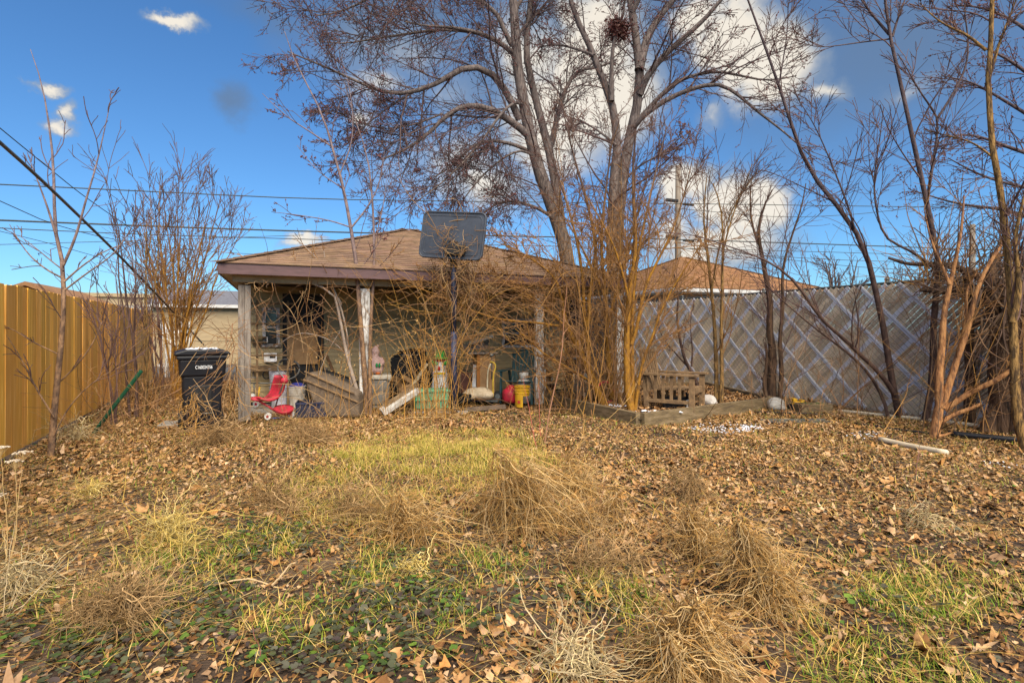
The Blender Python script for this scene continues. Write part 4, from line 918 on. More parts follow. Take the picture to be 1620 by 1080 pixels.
q1 = [(((580, 656), (580, 630), (575, 567), (569, 493), (564, 419), (559, 384), (553, 350), (544, 299), (534, 264), (524, 225), (511, 183), (489, 140), (466, 97), (450, 50)), 9.0, 8.8, .048, .005),
      (((526, 233), (493, 210), (450, 183), (415, 148)), 8.9, 8.7, .014, .004), (((556, 360), (583, 327), (602, 288), (608, 240)), 8.9, 9.0, .016, .004),
      (((566, 430), (590, 400), (612, 360)), 9.0, 8.8, .012, .004), (((545, 300), (500, 270), (470, 230)), 8.9, 8.9, .010, .003), (((538, 275), (560, 220), (556, 150), (540, 90)), 8.9, 9.0, .012, .003),
      (((556, 360), (520, 348), (470, 340), (436, 336)), 8.9, 8.7, .012, .004)]
tree('sapling', 'tall thin sapling in front of the porch whose long tip leans left above the roof', 'tree', G(580, 657), q1, [dict(SP_LV[0], k=5, L=1.1), dict(SP_LV[1], k=3)], 'bark_sapling', 'twig_maple', 137, buds=500, budsize=.010)
q2 = [(((586, 655), (585, 610), (586, 508), (592, 434), (592, 389), (590, 323), (583, 249), (560, 185), (544, 128)), 8.95, 9.1, .036, .004),
      (((591, 390), (606, 330), (612, 280)), 9.0, 9.2, .010, .003), (((592, 430), (625, 395), (640, 372)), 9.0, 8.8, .010, .003)]
tree('sapling', 'second thinner sapling growing close beside the tall one at the peeling white post', 'tree', G(586, 656), q2, [dict(SP_LV[0], k=5, L=1.0), dict(SP_LV[1], k=3)], 'bark_sapling', 'twig_orange', 138)
q3 = [(((572, 645), (560, 600), (549, 565), (541, 520), (535, 490), (531, 470), (524, 461), (505, 452), (488, 446), (456, 437), (423, 424), (375, 401)), 9.05, 8.6, .034, .007),
      (((566, 640), (556, 610), (553, 570), (548, 520), (538, 480), (520, 440), (500, 405), (470, 380)), 9.1, 8.9, .026, .005),
      (((535, 492), (541, 480), (533, 470), (528, 455), (516, 420), (512, 395)), 9.05, 9.1, .022, .005), (((549, 565), (535, 545), (505, 530), (470, 525), (440, 545)), 9.05, 8.9, .012, .004),
      (((541, 520), (515, 560), (500, 610), (490, 655)), 9.0, 8.7, .008, .003)]
tree('dead_sapling', 'pale dead forked sapling whose grey limb reaches left under the porch eave', 'tree', G(570, 648), q3, [dict(SP_LV[0], k=6, L=1.0, wig=.16), dict(SP_LV[1], k=4, wig=.2)], 'bark_pale', 'twig_orange', 139)

# ------------------------------------------------------------------ dried vines and tangles
VC = np.array([(.60, .32, .07), (.52, .27, .07), (.44, .23, .09), (.56, .36, .17), (.40, .22, .11), (.30, .17, .09), (.10, .06, .04), (.17, .105, .06)]) * np.array([[.72]] * 6 + [[1.0]] * 2)
def vines(name, label, cat, base, groups, seed, kind=None, leaves=0, leafbox=None):
    rng = np.random.default_rng(seed); base = np.asarray(base, float); t = MB()
    for g in groups:
        n_ = int(g['n'] * g.get('f', 1.15)); p0 = np.array([P(rng.normal(g['x'], g['sx']), rng.normal(g['y'], g['sy']), g['d'] + rng.normal(0, g.get('sd', .15))) for _ in range(n_)])
        if g.get('ground'): p0[:, 2] = .02
        d = np.array(g['dir'], float) + rng.normal(0, g.get('spread', .4), (n_, 3)); dr = np.stack([d[:, 0] * CS + d[:, 1] * SN, -d[:, 0] * SN + d[:, 1] * CS, d[:, 2]], 1)
        A = wander(rng, p0, dr, rng.uniform(*g['len'], n_), g.get('npts', 16), g.get('wig', .16) * .62, g.get('grav', 0)); A[:, :, 2] = np.maximum(A[:, :, 2], .01)
        cc = VC[rng.choice(g.get('c', [0, 1, 2, 3, 4, 5]), n_)] * rng.uniform(.75, 1.15, (n_, 1))
        strands(t, A - base, rng.uniform(*g.get('r', (.0026, .0062)), n_), .0018, 4, cc)
        if g.get('sub'):
            R = np.full(A.shape[:2], .004); q = spawn(rng, A, R, g['sub'], .35, .8, 0, 5, .22, .1, 1, .7, .0018); strands(t, q[0] - base, .0030, .0020, 3, np.repeat(cc, g['sub'], 0))
    if leaves:
        q = np.array([P(rng.normal(leafbox[0], leafbox[2]), rng.normal(leafbox[1], leafbox[3]), leafbox[4] + rng.normal(0, .1)) for _ in range(leaves)]) - base
        scatter(t, curled(rng, OV, leaves, .8), OF, q, rotmats(rng, leaves, 1.3), rng.uniform(.02, .05, (leaves, 1)), np.array([(.60, .36, .12)]) * rng.uniform(.7, 1.1, (leaves, 1)))
    o = t.build(name, 'vine', None); o.location = base; return tag(o, label, cat, None, kind)
vines('dried_vine', 'dense tan and orange vine tangle climbing the basketball hoop pole up to the board', 'vine', G(705, 655), [
    dict(n=46, x=690, sx=22, y=655, sy=2, d=8.9, ground=1, dir=(.05, 0, 1), spread=.16, len=(1.2, 2.9), wig=.11, grav=-.12, r=(.003, .007), c=[0, 0, 1, 3], sub=2),
    dict(n=40, x=722, sx=20, y=430, sy=30, d=9.0, dir=(0, 0, -1), spread=.45, len=(.6, 2.0), wig=.22, c=[3, 4, 2], sub=2),
    dict(n=90, x=735, sx=17, y=392, sy=20, d=8.88, sd=.07, dir=(0, -.1, .3), spread=1.0, len=(.3, 1.0), wig=.44, grav=-.15, r=(.003, .006), c=[3, 3, 1, 5], sub=3),
    dict(n=50, x=724, sx=14, y=425, sy=16, d=8.95, sd=.1, dir=(0, 0, -.6), spread=.8, len=(.3, 1.1), wig=.40, c=[3, 5, 4], sub=2),
    dict(n=40, x=722, sx=14, y=520, sy=50, d=9.0, dir=(0, 0, .8), spread=.8, len=(.6, 1.8), wig=.28, sub=2)], 301, leaves=70, leafbox=(640, 530, 30, 26, 8.8))
vines('dried_vine', 'wide web of orange vines crossing the porch opening right of the hoop pole', 'vine', G(860, 640), [
    dict(n=52, x=770, sx=45, y=470, sy=28, d=9.1, dir=(1, 0, -.05), spread=.6, len=(.8, 2.2), wig=.13, c=[1, 2, 3, 4], r=(.002, .0052), sub=3),
    dict(n=60, x=900, sx=50, y=490, sy=45, d=9.2, dir=(-.8, 0, .1), spread=.9, len=(.6, 1.8), wig=.18, c=[5, 1, 4, 2], r=(.002, .0052), sub=3),
    dict(n=22, x=850, sx=60, y=545, sy=40, d=9.1, dir=(.3, 0, .7), spread=.7, len=(.6, 1.6), wig=.18, c=[1, 2, 4], sub=2),
    dict(n=36, x=960, sx=30, y=560, sy=50, d=9.0, dir=(0, 0, .8), spread=.6, len=(.7, 1.7), wig=.16, c=[4, 2, 5], sub=3)], 302)
vines('dried_vine', 'sparse vines hanging from the eave in front of the left half of the porch', 'vine', G(470, 660), [
    dict(n=24, x=480, sx=60, y=450, sy=10, d=8.5, sd=.1, dir=(.1, 0, -1), spread=.5, len=(.6, 1.8), wig=.15, c=[2, 4, 5, 3], r=(.002, .0048), sub=2),
    dict(n=20, x=460, sx=60, y=520, sy=40, d=8.6, dir=(1, 0, -.1), spread=.6, len=(.8, 1.8), wig=.13, c=[3, 4, 5], r=(.002, .005), sub=2),
    dict(n=22, x=520, sx=50, y=655, sy=3, d=8.7, ground=1, dir=(-.1, 0, 1), spread=.35, len=(.5, 1.9), wig=.15, grav=-.08, c=[0, 1, 3], sub=2),
    dict(n=18, x=600, sx=18, y=655, sy=3, d=8.7, ground=1, dir=(.05, 0, 1), spread=.3, len=(.5, 1.7), wig=.13, grav=-.05, c=[0, 1, 3], sub=2)], 303, leaves=60, leafbox=(548, 578, 18, 14, 8.6))
vines('dried_vine', 'reddish brown vine heap sprawling over the lid and side of the black dustbin', 'vine', G(350, 680), [
    dict(n=22, x=366, sx=10, y=550, sy=14, d=7.55, dir=(-.5, -.1, .25), spread=.7, len=(.4, 1.2), wig=.30, grav=-.25, r=(.0025, .005), c=[2, 4, 1, 5], sub=2),
    dict(n=16, x=370, sx=3, y=575, sy=30, d=7.5, sd=.06, dir=(0, 0, -1), spread=.25, len=(.4, 1.0), wig=.18, c=[1, 3, 4], sub=1),
    dict(n=6, x=335, sx=20, y=575, sy=14, d=7.3, sd=.05, dir=(-.5, -.2, -.9), spread=.3, len=(.5, 1.4), wig=.06, c=[2, 4, 3])], 304)
vines('dried_vine', 'curly straw coloured vine clump hanging down the front of the dustbin', 'vine', G(312, 684), [
    dict(n=30, x=308, sx=6, y=632, sy=10, d=7.18, sd=.05, dir=(0, -.1, -1), spread=.35, len=(.25, .55), wig=.25, c=[0, 3, 1], r=(.002, .004)),
    dict(n=12, x=304, sx=6, y=680, sy=3, d=7.1, ground=1, dir=(0, 0, 1), spread=.35, len=(.25, .8), wig=.30, grav=-.1, c=[0, 3, 4], r=(.002, .004), sub=2)], 305, leaves=60, leafbox=(300, 660, 10, 20, 7.15))
vines('brush_thicket', 'thicket of thin bare twigs filling the gap behind the raised bed and the wooden chair', 'shrub', G(1010, 630), [
    dict(n=70, x=980, sx=30, y=640, sy=5, d=9.9, sd=.5, ground=1, dir=(0, 0, 1), spread=.35, len=(.6, 2.2), wig=.16, c=[4, 5, 2], r=(.003, .006), sub=3),
    dict(n=50, x=900, sx=40, y=640, sy=5, d=9.7, sd=.3, ground=1, dir=(0, 0, 1), spread=.5, len=(.4, 1.2), wig=.18, c=[4, 5, 1], sub=2)], 306)
vines('brush_thicket', 'low brush of thin upright twigs along the foot of the left wooden fence', 'shrub', G(160, 665), [
    dict(n=34, x=150, sx=55, y=675, sy=12, d=7.6, sd=.5, ground=1, dir=(0, 0, 1), spread=.45, len=(.4, 1.6), wig=.14, c=[2, 4, 5], r=(.002, .005), sub=2),
    dict(n=60, x=250, sx=28, y=640, sy=10, d=10.5, sd=.9, ground=1, dir=(0, 0, 1), spread=.3, len=(.6, 2.0), wig=.12, c=[2, 4, 5, 1], r=(.003, .006), sub=3)], 307)
vines('whip_thicket', 'tall straight orange whips rising above the roofs from the raised bed', 'shrub', G(985, 640), [
    dict(n=56, x=962, sx=28, y=640, sy=4, d=9.5, sd=.4, ground=1, dir=(0, 0, 1), spread=.22, len=(2.2, 4.6), wig=.06, c=[0, 1, 2, 4], r=(.005, .010), sub=7),
    dict(n=22, x=900, sx=28, y=630, sy=4, d=9.8, sd=.3, ground=1, dir=(-.1, 0, 1), spread=.3, len=(1.6, 3.4), wig=.07, c=[0, 1, 2, 4], r=(.004, .008), sub=6)], 310)
vines('whip_thicket', 'thin bare whips standing in front of the slatted fence among the dark saplings', 'shrub', G(1380, 655), [
    dict(n=46, x=1330, sx=120, y=652, sy=6, d=8.9, sd=.4, ground=1, dir=(0, 0, 1), spread=.40, len=(.9, 3.6), wig=.09, c=[4, 5, 7, 2], r=(.003, .008), sub=11),
    dict(n=36, x=1530, sx=60, y=672, sy=8, d=7.6, sd=.5, ground=1, dir=(0, 0, 1), spread=.35, len=(1.4, 3.6), wig=.08, c=[4, 5, 7, 2, 1], r=(.004, .009), sub=8)], 311)
# overgrown corner at the right edge
vines('brush_thicket', 'dark pile of dead branches heaped on top of the slatted fence at the right edge', 'brush', P(1570, 440, 7.9), [
    dict(n=120, x=1570, sx=45, y=450, sy=16, d=7.9, sd=.2, dir=(.2, 0, .1), spread=.9, len=(.3, 1.3), wig=.22, c=[6, 6, 7, 5], r=(.006, .018), sub=2),
    dict(n=60, x=1560, sx=45, y=440, sy=12, d=7.9, sd=.2, dir=(0, 0, 1), spread=.6, len=(.5, 1.8), wig=.14, c=[6, 6, 7, 5], r=(.005, .012), sub=4),
    dict(n=80, x=1592, sx=20, y=470, sy=30, d=7.45, sd=.15, dir=(0, 0, -1), spread=.3, len=(.6, 1.9), wig=.12, c=[6, 6, 7, 5], r=(.006, .020), sub=2),
    dict(n=40, x=1470, sx=22, y=450, sy=10, d=8.4, sd=.2, dir=(0, 0, 1), spread=.55, len=(.4, 1.5), wig=.14, c=[2, 4, 1], r=(.005, .010), sub=3)], 308)
sv = [(((1590, 690), (1588, 640), (1578, 590), (1585, 540), (1570, 490), (1566, 440), (1575, 400)), 7.45, 7.6, .16, .05), (((1610, 700), (1612, 640), (1600, 580), (1612, 520), (1600, 470)), 7.3, 7.5, .13, .05),
      (((1560, 690), (1568, 660), (1580, 630), (1585, 600)), 7.5, 7.5, .10, .05), (((1570, 470), (1530, 460), (1490, 462), (1455, 458)), 7.7, 8.1, .07, .03), (((1585, 450), (1550, 440), (1500, 415), (1440, 420), (1405, 408)), 7.7, 8.4, .06, .015),
      (((1600, 480), (1640, 430), (1660, 380)), 7.4, 7.2, .08, .03)]
tree('old_vine_trunk', 'massive dark rotting vine trunk with shaggy bark filling the right corner of the fence', 'tree', G(1590, 692), sv, [dict(SP_LV[0], k=6, L=1.2, wig=.2)], 'bark_rot', 'twig_brown', 140, sides=12)
sv = [(((1534, 640), (1536, 590), (1532, 540), (1536, 480), (1528, 430)), 8.1, 8.0, .075, .05)]
tree('dead_tree', 'short dark dead trunk standing against the slats left of the rotting vine trunk', 'tree', G(1534, 668), [(((1534, 668), *sv[0][0]), 8.1, 8.0, .08, .05)], [dict(SP_LV[0], k=3, L=.6)], 'bark_rot', 'twig_brown', 141)
# grey bare trees far off behind the alley
rng = np.random.default_rng(12)
for lab, bx, d, h in (('pale distant bare tree behind the fan shaped shrub', 262, 38, 130), ('pale distant bare tree above the far end of the slatted fence', 1330, 42, 120), ('pale distant bare tree at the right over the fence top', 1420, 45, 110)):
    bs = P(bx, 560, d); bs[2] = 0; ps = [(tuple((bx + (tx - bx) * s ** 1.3, 555 + (ty - 555) * s) for s in np.linspace(0, 1, 7)), d, d + rng.normal(0, 1), .16, .03) for tx, ty in [(bx + rng.normal(0, 40), 555 - h * rng.uniform(.85, 1.2)) for _ in range(6)]]
    tree('distant_tree', lab, 'tree', bs, ps, [dict(k=9, L=3, rel=.5, ang=.6, up=.1, npts=6, wig=.1, tmin=.25, rs=.4, tip=.02, S=3), dict(k=6, L=1.6, rel=.6, ang=.6, up=.1, npts=4, wig=.12, tmin=.1, rs=.5, tip=.016, S=3)], 'bark_grey', 'twig_maple', int(bx), 'bare trees beyond the alley')

# ------------------------------------------------------------------ dry grass clumps and weeds
def clump(name, label, bx, by, ty, w, n_, seed, cols, group='dry grass mounds', r=.0022, top=.25, cat='dry grass', flat=1.0):
    n_ = int(n_ * .62)
    rng = np.random.default_rng(seed); b = G(bx, by); d = FOC * EYE / (by - PY); H = (by - ty) / FOC * d * .86; Rr = w / FOC * d * .5
    nl = int(rng.integers(5, 9)); lob = np.stack([rng.normal(0, .42, nl) * Rr, rng.normal(0, .40, nl) * Rr, H * rng.uniform(.25, .85, nl)], 1); lob[0, 2] = H; lob[0, :2] *= .4
    li = np.minimum((rng.uniform(0, 1, n_) ** 1.5 * nl).astype(int), nl - 1); wild = rng.uniform(0, 1, n_) < .22
    th = rng.uniform(0, 2 * np.pi, n_); r0 = rng.uniform(0, .10, n_) * Rr; r1 = rng.uniform(.06, .40, n_) * Rr * np.where(wild, 2.3, 1); zt = lob[li, 2] * rng.uniform(.25, 1.0, n_) ** .7 * np.where(wild, .6, 1)
    k = 12; s = np.linspace(0, 1, k)[None]; rad = r0[:, None] + (r1 - r0)[:, None] * s ** .6
    lean = rng.normal(0, .17, (nl, 2))[li] * zt[:, None]
    sw = rng.normal(0, 1.4, (n_, 1)) * s; ends = np.where(rng.uniform(0, 1, n_) < .6, 0, rng.uniform(.1, .75, n_))[:, None]
    wob = np.cumsum(np.cumsum(rng.normal(0, .010, (n_, k, 3)), 1), 1) * (Rr / .35) + np.cumsum(rng.normal(0, .007, (n_, k, 3)), 1)
    A = np.stack([lob[li, 0][:, None] + lean[:, :1] * (1 - s) + np.cos(th[:, None] + sw) * rad, lob[li, 1][:, None] + lean[:, 1:] * (1 - s) + np.sin(th[:, None] + sw) * rad, zt[:, None] * (1 - (1 - ends) * s ** 1.35) + np.where(wild, .10, .05)[:, None] * H * np.sin(s * 3.1)], 2) + wob
    A[:, :, 2] = np.maximum(A[:, :, 2], .004 + rng.uniform(0, .02, (n_, 1)))
    cols = np.asarray(cols); cc = cols[rng.integers(0, len(cols), n_)] * rng.uniform(.40, 1.2, (n_, 1))
    m = MB(); strands(m, A, r * rng.uniform(.45, 1.5, n_) ** 1.3, r * .45, 3, cc)
    o = m.build(name, 'blade', None); b[2] = gz(b[0], b[1]); o.location = b; return tag(o, label, cat, group)
TAN = [(.52, .30, .10), (.43, .235, .075), (.60, .40, .18), (.28, .15, .055), (.54, .37, .19)]; BRN = [(.36, .22, .10), (.30, .18, .08), (.43, .28, .14)]; YEL = [(.62, .45, .13), (.55, .38, .10), (.66, .52, .22)]; PAL_ = [(.58, .46, .28), (.50, .38, .20), (.62, .48, .26)]
CL = [('dry_grass_clump', 'tallest shaggy mound of dry straw with a stick in its top, mid yard', 852, 845, 692, 125, 1500, TAN),
      ('dry_grass_clump', 'broad straw mound just behind and right of the tallest one', 912, 785, 716, 95, 800, TAN),
      ('dry_grass_clump', 'small straw mound close on the left of the tallest one', 795, 822, 752, 62, 450, TAN),
      ('dry_grass_clump', 'straw mound with thin upright stems left of the middle of the yard', 640, 850, 752, 130, 900, TAN),
      ('dry_grass_clump', 'loose straw mound at the left end of the middle row of mounds', 560, 815, 765, 100, 500, BRN),
      ('dry_grass_clump', 'straw mound around two dark upright stems right of the tallest mound', 955, 850, 770, 90, 420, TAN),
      ('dry_grass_clump', 'rounded straw mound behind the big pair in the right foreground', 1118, 880, 800, 110, 900, TAN),
      ('dry_grass_clump', 'wide shaggy straw mound, right one of the big foreground pair', 1205, 955, 815, 120, 1500, TAN),
      ('dry_grass_clump', 'largest nearest straw mound in the right foreground, beside a rusty brown scrap', 1110, 1068, 905, 140, 1700, TAN),
      ('dry_grass_clump', 'small thin straw mound farther back on the right, by the bare soil', 1085, 790, 725, 70, 320, BRN),
      ('dry_grass_clump', 'dark brown matted mound low in the left foreground', 188, 985, 912, 130, 1200, BRN),
      ('dry_grass_clump', 'bright yellow flattened tuft of grass on the left', 262, 858, 812, 110, 420, YEL),
      ('dry_grass_clump', 'small yellow tuft of grass farther back on the left', 145, 782, 757, 52, 200, YEL),
      ('dry_grass_clump', 'pale flattened stems arching over in the bottom foreground', 925, 1075, 1002, 190, 260, PAL_),
      ('dry_grass_clump', 'low brown straw patch right of the middle, under a thin dark twig', 960, 905, 868, 130, 420, BRN),
      ('dry_grass_clump', 'small pale tuft among the ivy left of the centre', 657, 905, 868, 50, 180, YEL),
      ('dry_grass_clump', 'thin straggly straw tuft standing among leaves at the right', 1465, 838, 782, 70, 130, PAL_),
      ('dry_grass_clump', 'low straw at the foot of the hoop pole vines', 690, 668, 645, 90, 170, TAN),
      ('dry_grass_clump', 'dry weeds in front of the corner post and dustbin', 350, 705, 665, 90, 420, BRN),
      ('dry_grass_clump', 'thin dry weeds in front of the red push tricycle', 470, 700, 655, 120, 420, BRN),
      ('dry_grass_clump', 'pale dry grass at the fence foot below the green pole', 120, 700, 655, 60, 160, PAL_),
      ('dry_grass_clump', 'flattened straw swirl in front of the row of mounds on the left', 430, 800, 765, 140, 420, BRN),
      ('dry_grass_clump', 'matted straw at the very left edge of the foreground', 20, 955, 870, 110, 300, PAL_)]
for k, (nm, lab, bx, by, ty, w, n_, cols) in enumerate(CL):
    clump(nm, lab, bx, by, ty, w, n_, 400 + k, cols, r=.0028 if by < 720 else .0022, top=.75 if n_ < 450 else .5)
def weed(label, pts, d0, r, cl, seed, sub=3, heads=0, group='thin weed stems in the yard', name='weed_stem'):
    rng = np.random.default_rng(seed); A = []
    for p in pts:
        b = resample(np.array([P(x, y, d0) for x, y in p]), 12); b += np.cumsum(rng.normal(0, .004, b.shape), 0); A.append(b)
    A = np.array(A); base = A[0, 0].copy(); base[2] = max(base[2], 0); m = MB(); strands(m, A - base, r, r * .4, 5, cl)
    if sub: q = spawn(rng, A, np.full(A.shape[:2], r), sub, .16, .6, .1, 5, .15, .35, 1, .6, .001); strands(m, q[0] - base, r * .5, .0008, 3, cl)
    if heads:
        for a in A:
            c = a[-1] - base
            for _ in range(heads):
                th = rng.uniform(0, 6.28); rr_ = rng.uniform(0, .05) ; e = c + np.array([np.cos(th) * rr_, np.sin(th) * rr_, .02 - rr_ * .15]); m.tube([c + (0, 0, -.04), e], [.0012, .001], 3, col=cl); m.ball(e, (.008, .008, .005), 6, 4, col=np.array([.55, .47, .36]))
    o = m.build(name, 'vine', None); o.location = base; return tag(o, label, 'weed', group)
weed('tall thin brown stick leaning right, rising from the tallest straw mound', [((862, 700), (873, 640), (885, 590), (893, 545), (896, 500), (898, 455))], 5.4, .006, np.array((.40, .20, .12)), 1, 2)
weed('thin pinkish red weed stem left of the leaning brown stick', [((848, 705), (842, 660), (835, 625), (830, 600))], 6.5, .0045, np.array((.50, .13, .10)), 2, 0)
weed('thin pinkish red weed stem between its twin and the leaning brown stick', [((854, 690), (851, 650), (850, 610))], 6.5, .004, np.array((.50, .14, .10)), 3, 0)
weed('dark leafless twig curving up in the middle of the left straw mound', [((702, 750), (695, 720), (690, 690), (688, 660)), ((640, 790), (612, 740), (610, 700))], 4.9, .004, np.array((.22, .10, .06)), 4, 3)
weed('two dark upright stems in the straw mound right of the tallest', [((952, 850), (951, 810), (957, 760), (962, 745)), ((960, 840), (957, 800), (950, 765))], 3.8, .005, np.array((.28, .14, .07)), 5, 2)
weed('red brown twig standing in the lower left foreground ivy', [((415, 1075), (408, 1040), (402, 1005), (398, 990))], 2.3, .003, np.array((.26, .09, .07)), 6, 0)
weed('short dark red twig poking up beside the yellow tuft at the left', [((222, 885), (212, 860), (207, 830), (206, 808))], 3.5, .003, np.array((.26, .09, .06)), 7, 1)
weed('thin dark twig arching over the right hand leaves', [((1400, 760), (1425, 800), (1450, 830)), ((1448, 760), (1452, 720), (1453, 680))], 5.0, .0035, np.array((.25, .12, .09)), 8, 2)
weed('long arching tan stem crossing from the tallest mound towards the raised bed', [((940, 760), (960, 720), (985, 680), (1012, 655)), ((900, 720), (930, 690), (990, 640), (1010, 600))], 5.6, .0035, np.array((.52, .33, .12)), 9, 3)
weed('pale dead flower stalks with flat seed heads at the left edge', [((10, 900), (14, 820), (10, 760), (6, 708)), ((14, 905), (22, 830), (25, 760), (22, 722)), ((16, 900), (30, 830), (36, 770), (40, 722)), ((12, 900), (2, 840), (-6, 780))], 3.3, .0032, np.array((.55, .38, .17)), 10, 2, heads=22)
weed('pale thin stalks fanning from the bottom left edge', [((8, 985), (30, 940), (55, 890), (75, 860)), ((10, 990), (60, 930), (120, 880)), ((8, 980), (20, 930), (42, 860)), ((5, 985), (50, 945), (98, 880)), ((6, 985), (14, 900), (25, 830))], 2.62, .0024, np.array((.58, .46, .28)), 11, 0)
weed('curved pale root like stem lying in the left foreground', [((290, 945), (340, 925), (390, 912), (430, 930), (480, 938), (515, 920)), ((430, 925), (445, 900), (465, 888))], 3.0, .0065, np.array((.50, .36, .20)), 12, 1)
weed('yellow orange weed stems rising before the porch between the two saplings and the hoop', [((655, 668), (652, 600), (640, 560), (628, 540)), ((672, 668), (668, 590), (660, 545), (640, 520)), ((704, 668), (702, 590), (690, 540), (668, 520)), ((690, 668), (690, 620), (684, 580)), ((640, 668), (640, 610), (628, 580))], 8.3, .006, np.array((.58, .30, .06)), 13, 5)
# ------------------------------------------------------------------ objects: built in a local frame facing the viewer's side of the yard
class K:
    """a thing standing at pixel (bx, by); u(px, py) gives local x, z in metres for its own distance"""
    def __init__(s, name, label, cat, bx, by, d=None, zb=0.02, rz=-YAW, group=None):
        s.d = d or FOC * (EYE - zb) / (by - PY); s.s = s.d / FOC; s.bx, s.by = bx, by
        p = P(bx, by, s.d); p[2] = zb if d is None else max(zb, p[2]); s.zb = p[2]
        s.t = thing(name, label, cat, p, rz, group); s.by = PY + (EYE - p[2]) / s.s
    def u(s, px, py, y=0.0): return ((px - s.bx) * s.s, y, (s.by - py) * s.s)
    def mb(s, col=(1, 1, 1)): m = MB(); m.col = col; return m
def lettering(text, size, loc, rot, parent, m='lettering', name='lettering'):
    cu = bpy.data.curves.new(name, 'FONT'); cu.body = text; cu.size = size; cu.align_x = 'CENTER'; cu.extrude = .001
    o = bpy.data.objects.new(name, cu); C.objects.link(o); bpy.context.view_layer.update()
    me = bpy.data.meshes.new_from_object(o.evaluated_get(bpy.context.evaluated_depsgraph_get())); C.objects.unlink(o); bpy.data.objects.remove(o)
    me.materials.clear(); me.materials.append(MATS[m]); q = bpy.data.objects.new(name, me); C.objects.link(q); q.parent = parent; q.location = loc; q.rotation_euler = rot; return q

# wheeled dustbin
k = K('dustbin', 'black wheeled dustbin with white numbers on its front beside the weathered corner post', 'dustbin', 321, 687, rz=math.radians(9))
m = k.mb(); m.box((0, .36, .41), (.44, .56, .74), taper=1.10); m.build('body', 'black_plastic', k.t, bevel=.03)
m = k.mb(); m.box((0, .37, .88), (.535, .68, .24), taper=1.05); m.build('upper_body', 'black_plastic', k.t, bevel=.03)
m = k.mb(); m.box((0, .37, 1.015), (.60, .76, .05)); m.build('rim', 'black_plastic', k.t, bevel=.015)
m = k.mb(); m.prism([(-.33, 1.045), (.33, 1.045), (.32, 1.085), (.19, 1.125), (-.19, 1.125), (-.32, 1.085)], -.02, .78); m.build('lid', 'black_plastic', k.t, bevel=.02)
m = k.mb(); m.tube([(-.25, .82, 1.0), (.25, .82, 1.0)], .018, 8); m.build('handle', 'black_plastic', k.t, True)
m = k.mb(); m.tube([(-.02, .06, .27), (.13, .06, .27)], .009, 8); m.build('catch_bar', 'galvanised', k.t, True)
m = k.mb(); m.box((-.02, .068, .47), (.26, .03, .36)); m.build('front_panel', 'dull_black', k.t, bevel=.02)
for sx in (-.25, .25):
    m = k.mb(); m.tube([(sx - .03, .66, .13), (sx + .03, .66, .13)], .125, 18); m.build('wheel', 'dull_black', k.t)
q = lettering('C160024256', .064, (0.012, .009, .868), (math.radians(90), 0, 0), k.t); q.scale = (.60, 1, 1)
rng = np.random.default_rng(3); m = k.mb(); V = OCT_V * (1, 1, .18)
scatter(m, V[None] + rng.normal(0, .15, (34, 6, 3)) * (1, 1, .2), OCT_F, np.stack([rng.uniform(-.18, .18, 34), rng.uniform(0, .6, 34), np.full(34, 1.126)], 1), rotmats(rng, 34, .06), rng.uniform(.012, .045, (34, 1)), (1, 1, 1)); m.build('snow_crust', 'snow', k.t, True)['kind'] = 'stuff'

# leaning green pole
a, b = G(146, 685), P(224, 586, 7.95); t = thing('metal_pole', 'dark green metal fence post leaning over near the wooden fence', 'pole', a)
m = MB(); m.tube([(0, 0, -.02), b - a], .026, 8); m.build('shaft', 'dark_green', t, True)
m = MB(); e = (b - a); e = e / np.linalg.norm(e); m.bar(e * .1 + (0, -.024, 0), (b - a) * .98 + (0, -.024, 0), .012, .02); m.build('rib', 'dark_green', t)

# push tricycle
k = K('push_tricycle', 'red plastic push tricycle with grey handlebars lying by the stacked pails', 'tricycle', 430, 664)
u = k.u
m = k.mb(); pts = [u(444, 594, .06), u(440, 605, .08), u(436, 620, .10), u(427, 632, .06), u(412, 633, .02), u(404, 628, .0)]
for w in np.linspace(-.09, .09, 9): m.tube([np.array(p) + (w * .9, abs(w) * -.5, 0) for p in pts], [.022, .026, .026, .024, .022, .016], 8, smooth=16)
m.build('seat', 'red_plastic', k.t, True)
m = k.mb(); m.lathe([(.02, 0), (.115, .015), (.125, .05), (.14, .085), (.10, .075), (.02, .04)], 18, u(447, 654, .05), rot=(.25, .12, 0), sx=1.1); m.build('foot_tray', 'red_plastic', k.t, True)
m = k.mb(); m.ball(u(450, 602, .0), (.058, .045, .05)); m.build('handlebar_pad', 'red_plastic', k.t, True)
m = k.mb(); m.tube([u(433, 645, .06), u(440, 625, .03), u(448, 608, 0), u(452, 600, 0)], .012, 8); m.tube([u(452, 600), u(440, 588), u(439, 579), u(444, 572)], .011, 8, smooth=12); m.tube([u(452, 601), u(466, 597), u(473, 589), u(474, 582)], .011, 8, smooth=12); m.build('handlebar', 'galvanised', k.t, True)
for q in ([u(443, 573), u(448, 568), u(455, 569)], [u(474, 583), u(472, 576), u(465, 571)]):
    m = k.mb(); m.tube(q, .017, 8, smooth=8); m.build('grip', 'dull_black', k.t, True)
m = k.mb(); m.tube([u(403, 630), u(420, 642, .05), u(440, 655, .05)], .018, 8); m.build('frame', 'red_plastic', k.t, True)
for q in (u(425, 658, -.02), u(452, 659, .22), u(401, 640, .1)):
    m = k.mb(); q = np.array(q); m.tube([q - (0, .02, 0), q + (0, .02, 0)], .05, 18); w = m.build('wheel', 'white_paint', k.t); h = k.mb(); h.tube([q - (0, .03, 0), q + (0, .03, 0)], .02, 10); h.build('hub', 'red_plastic', w)

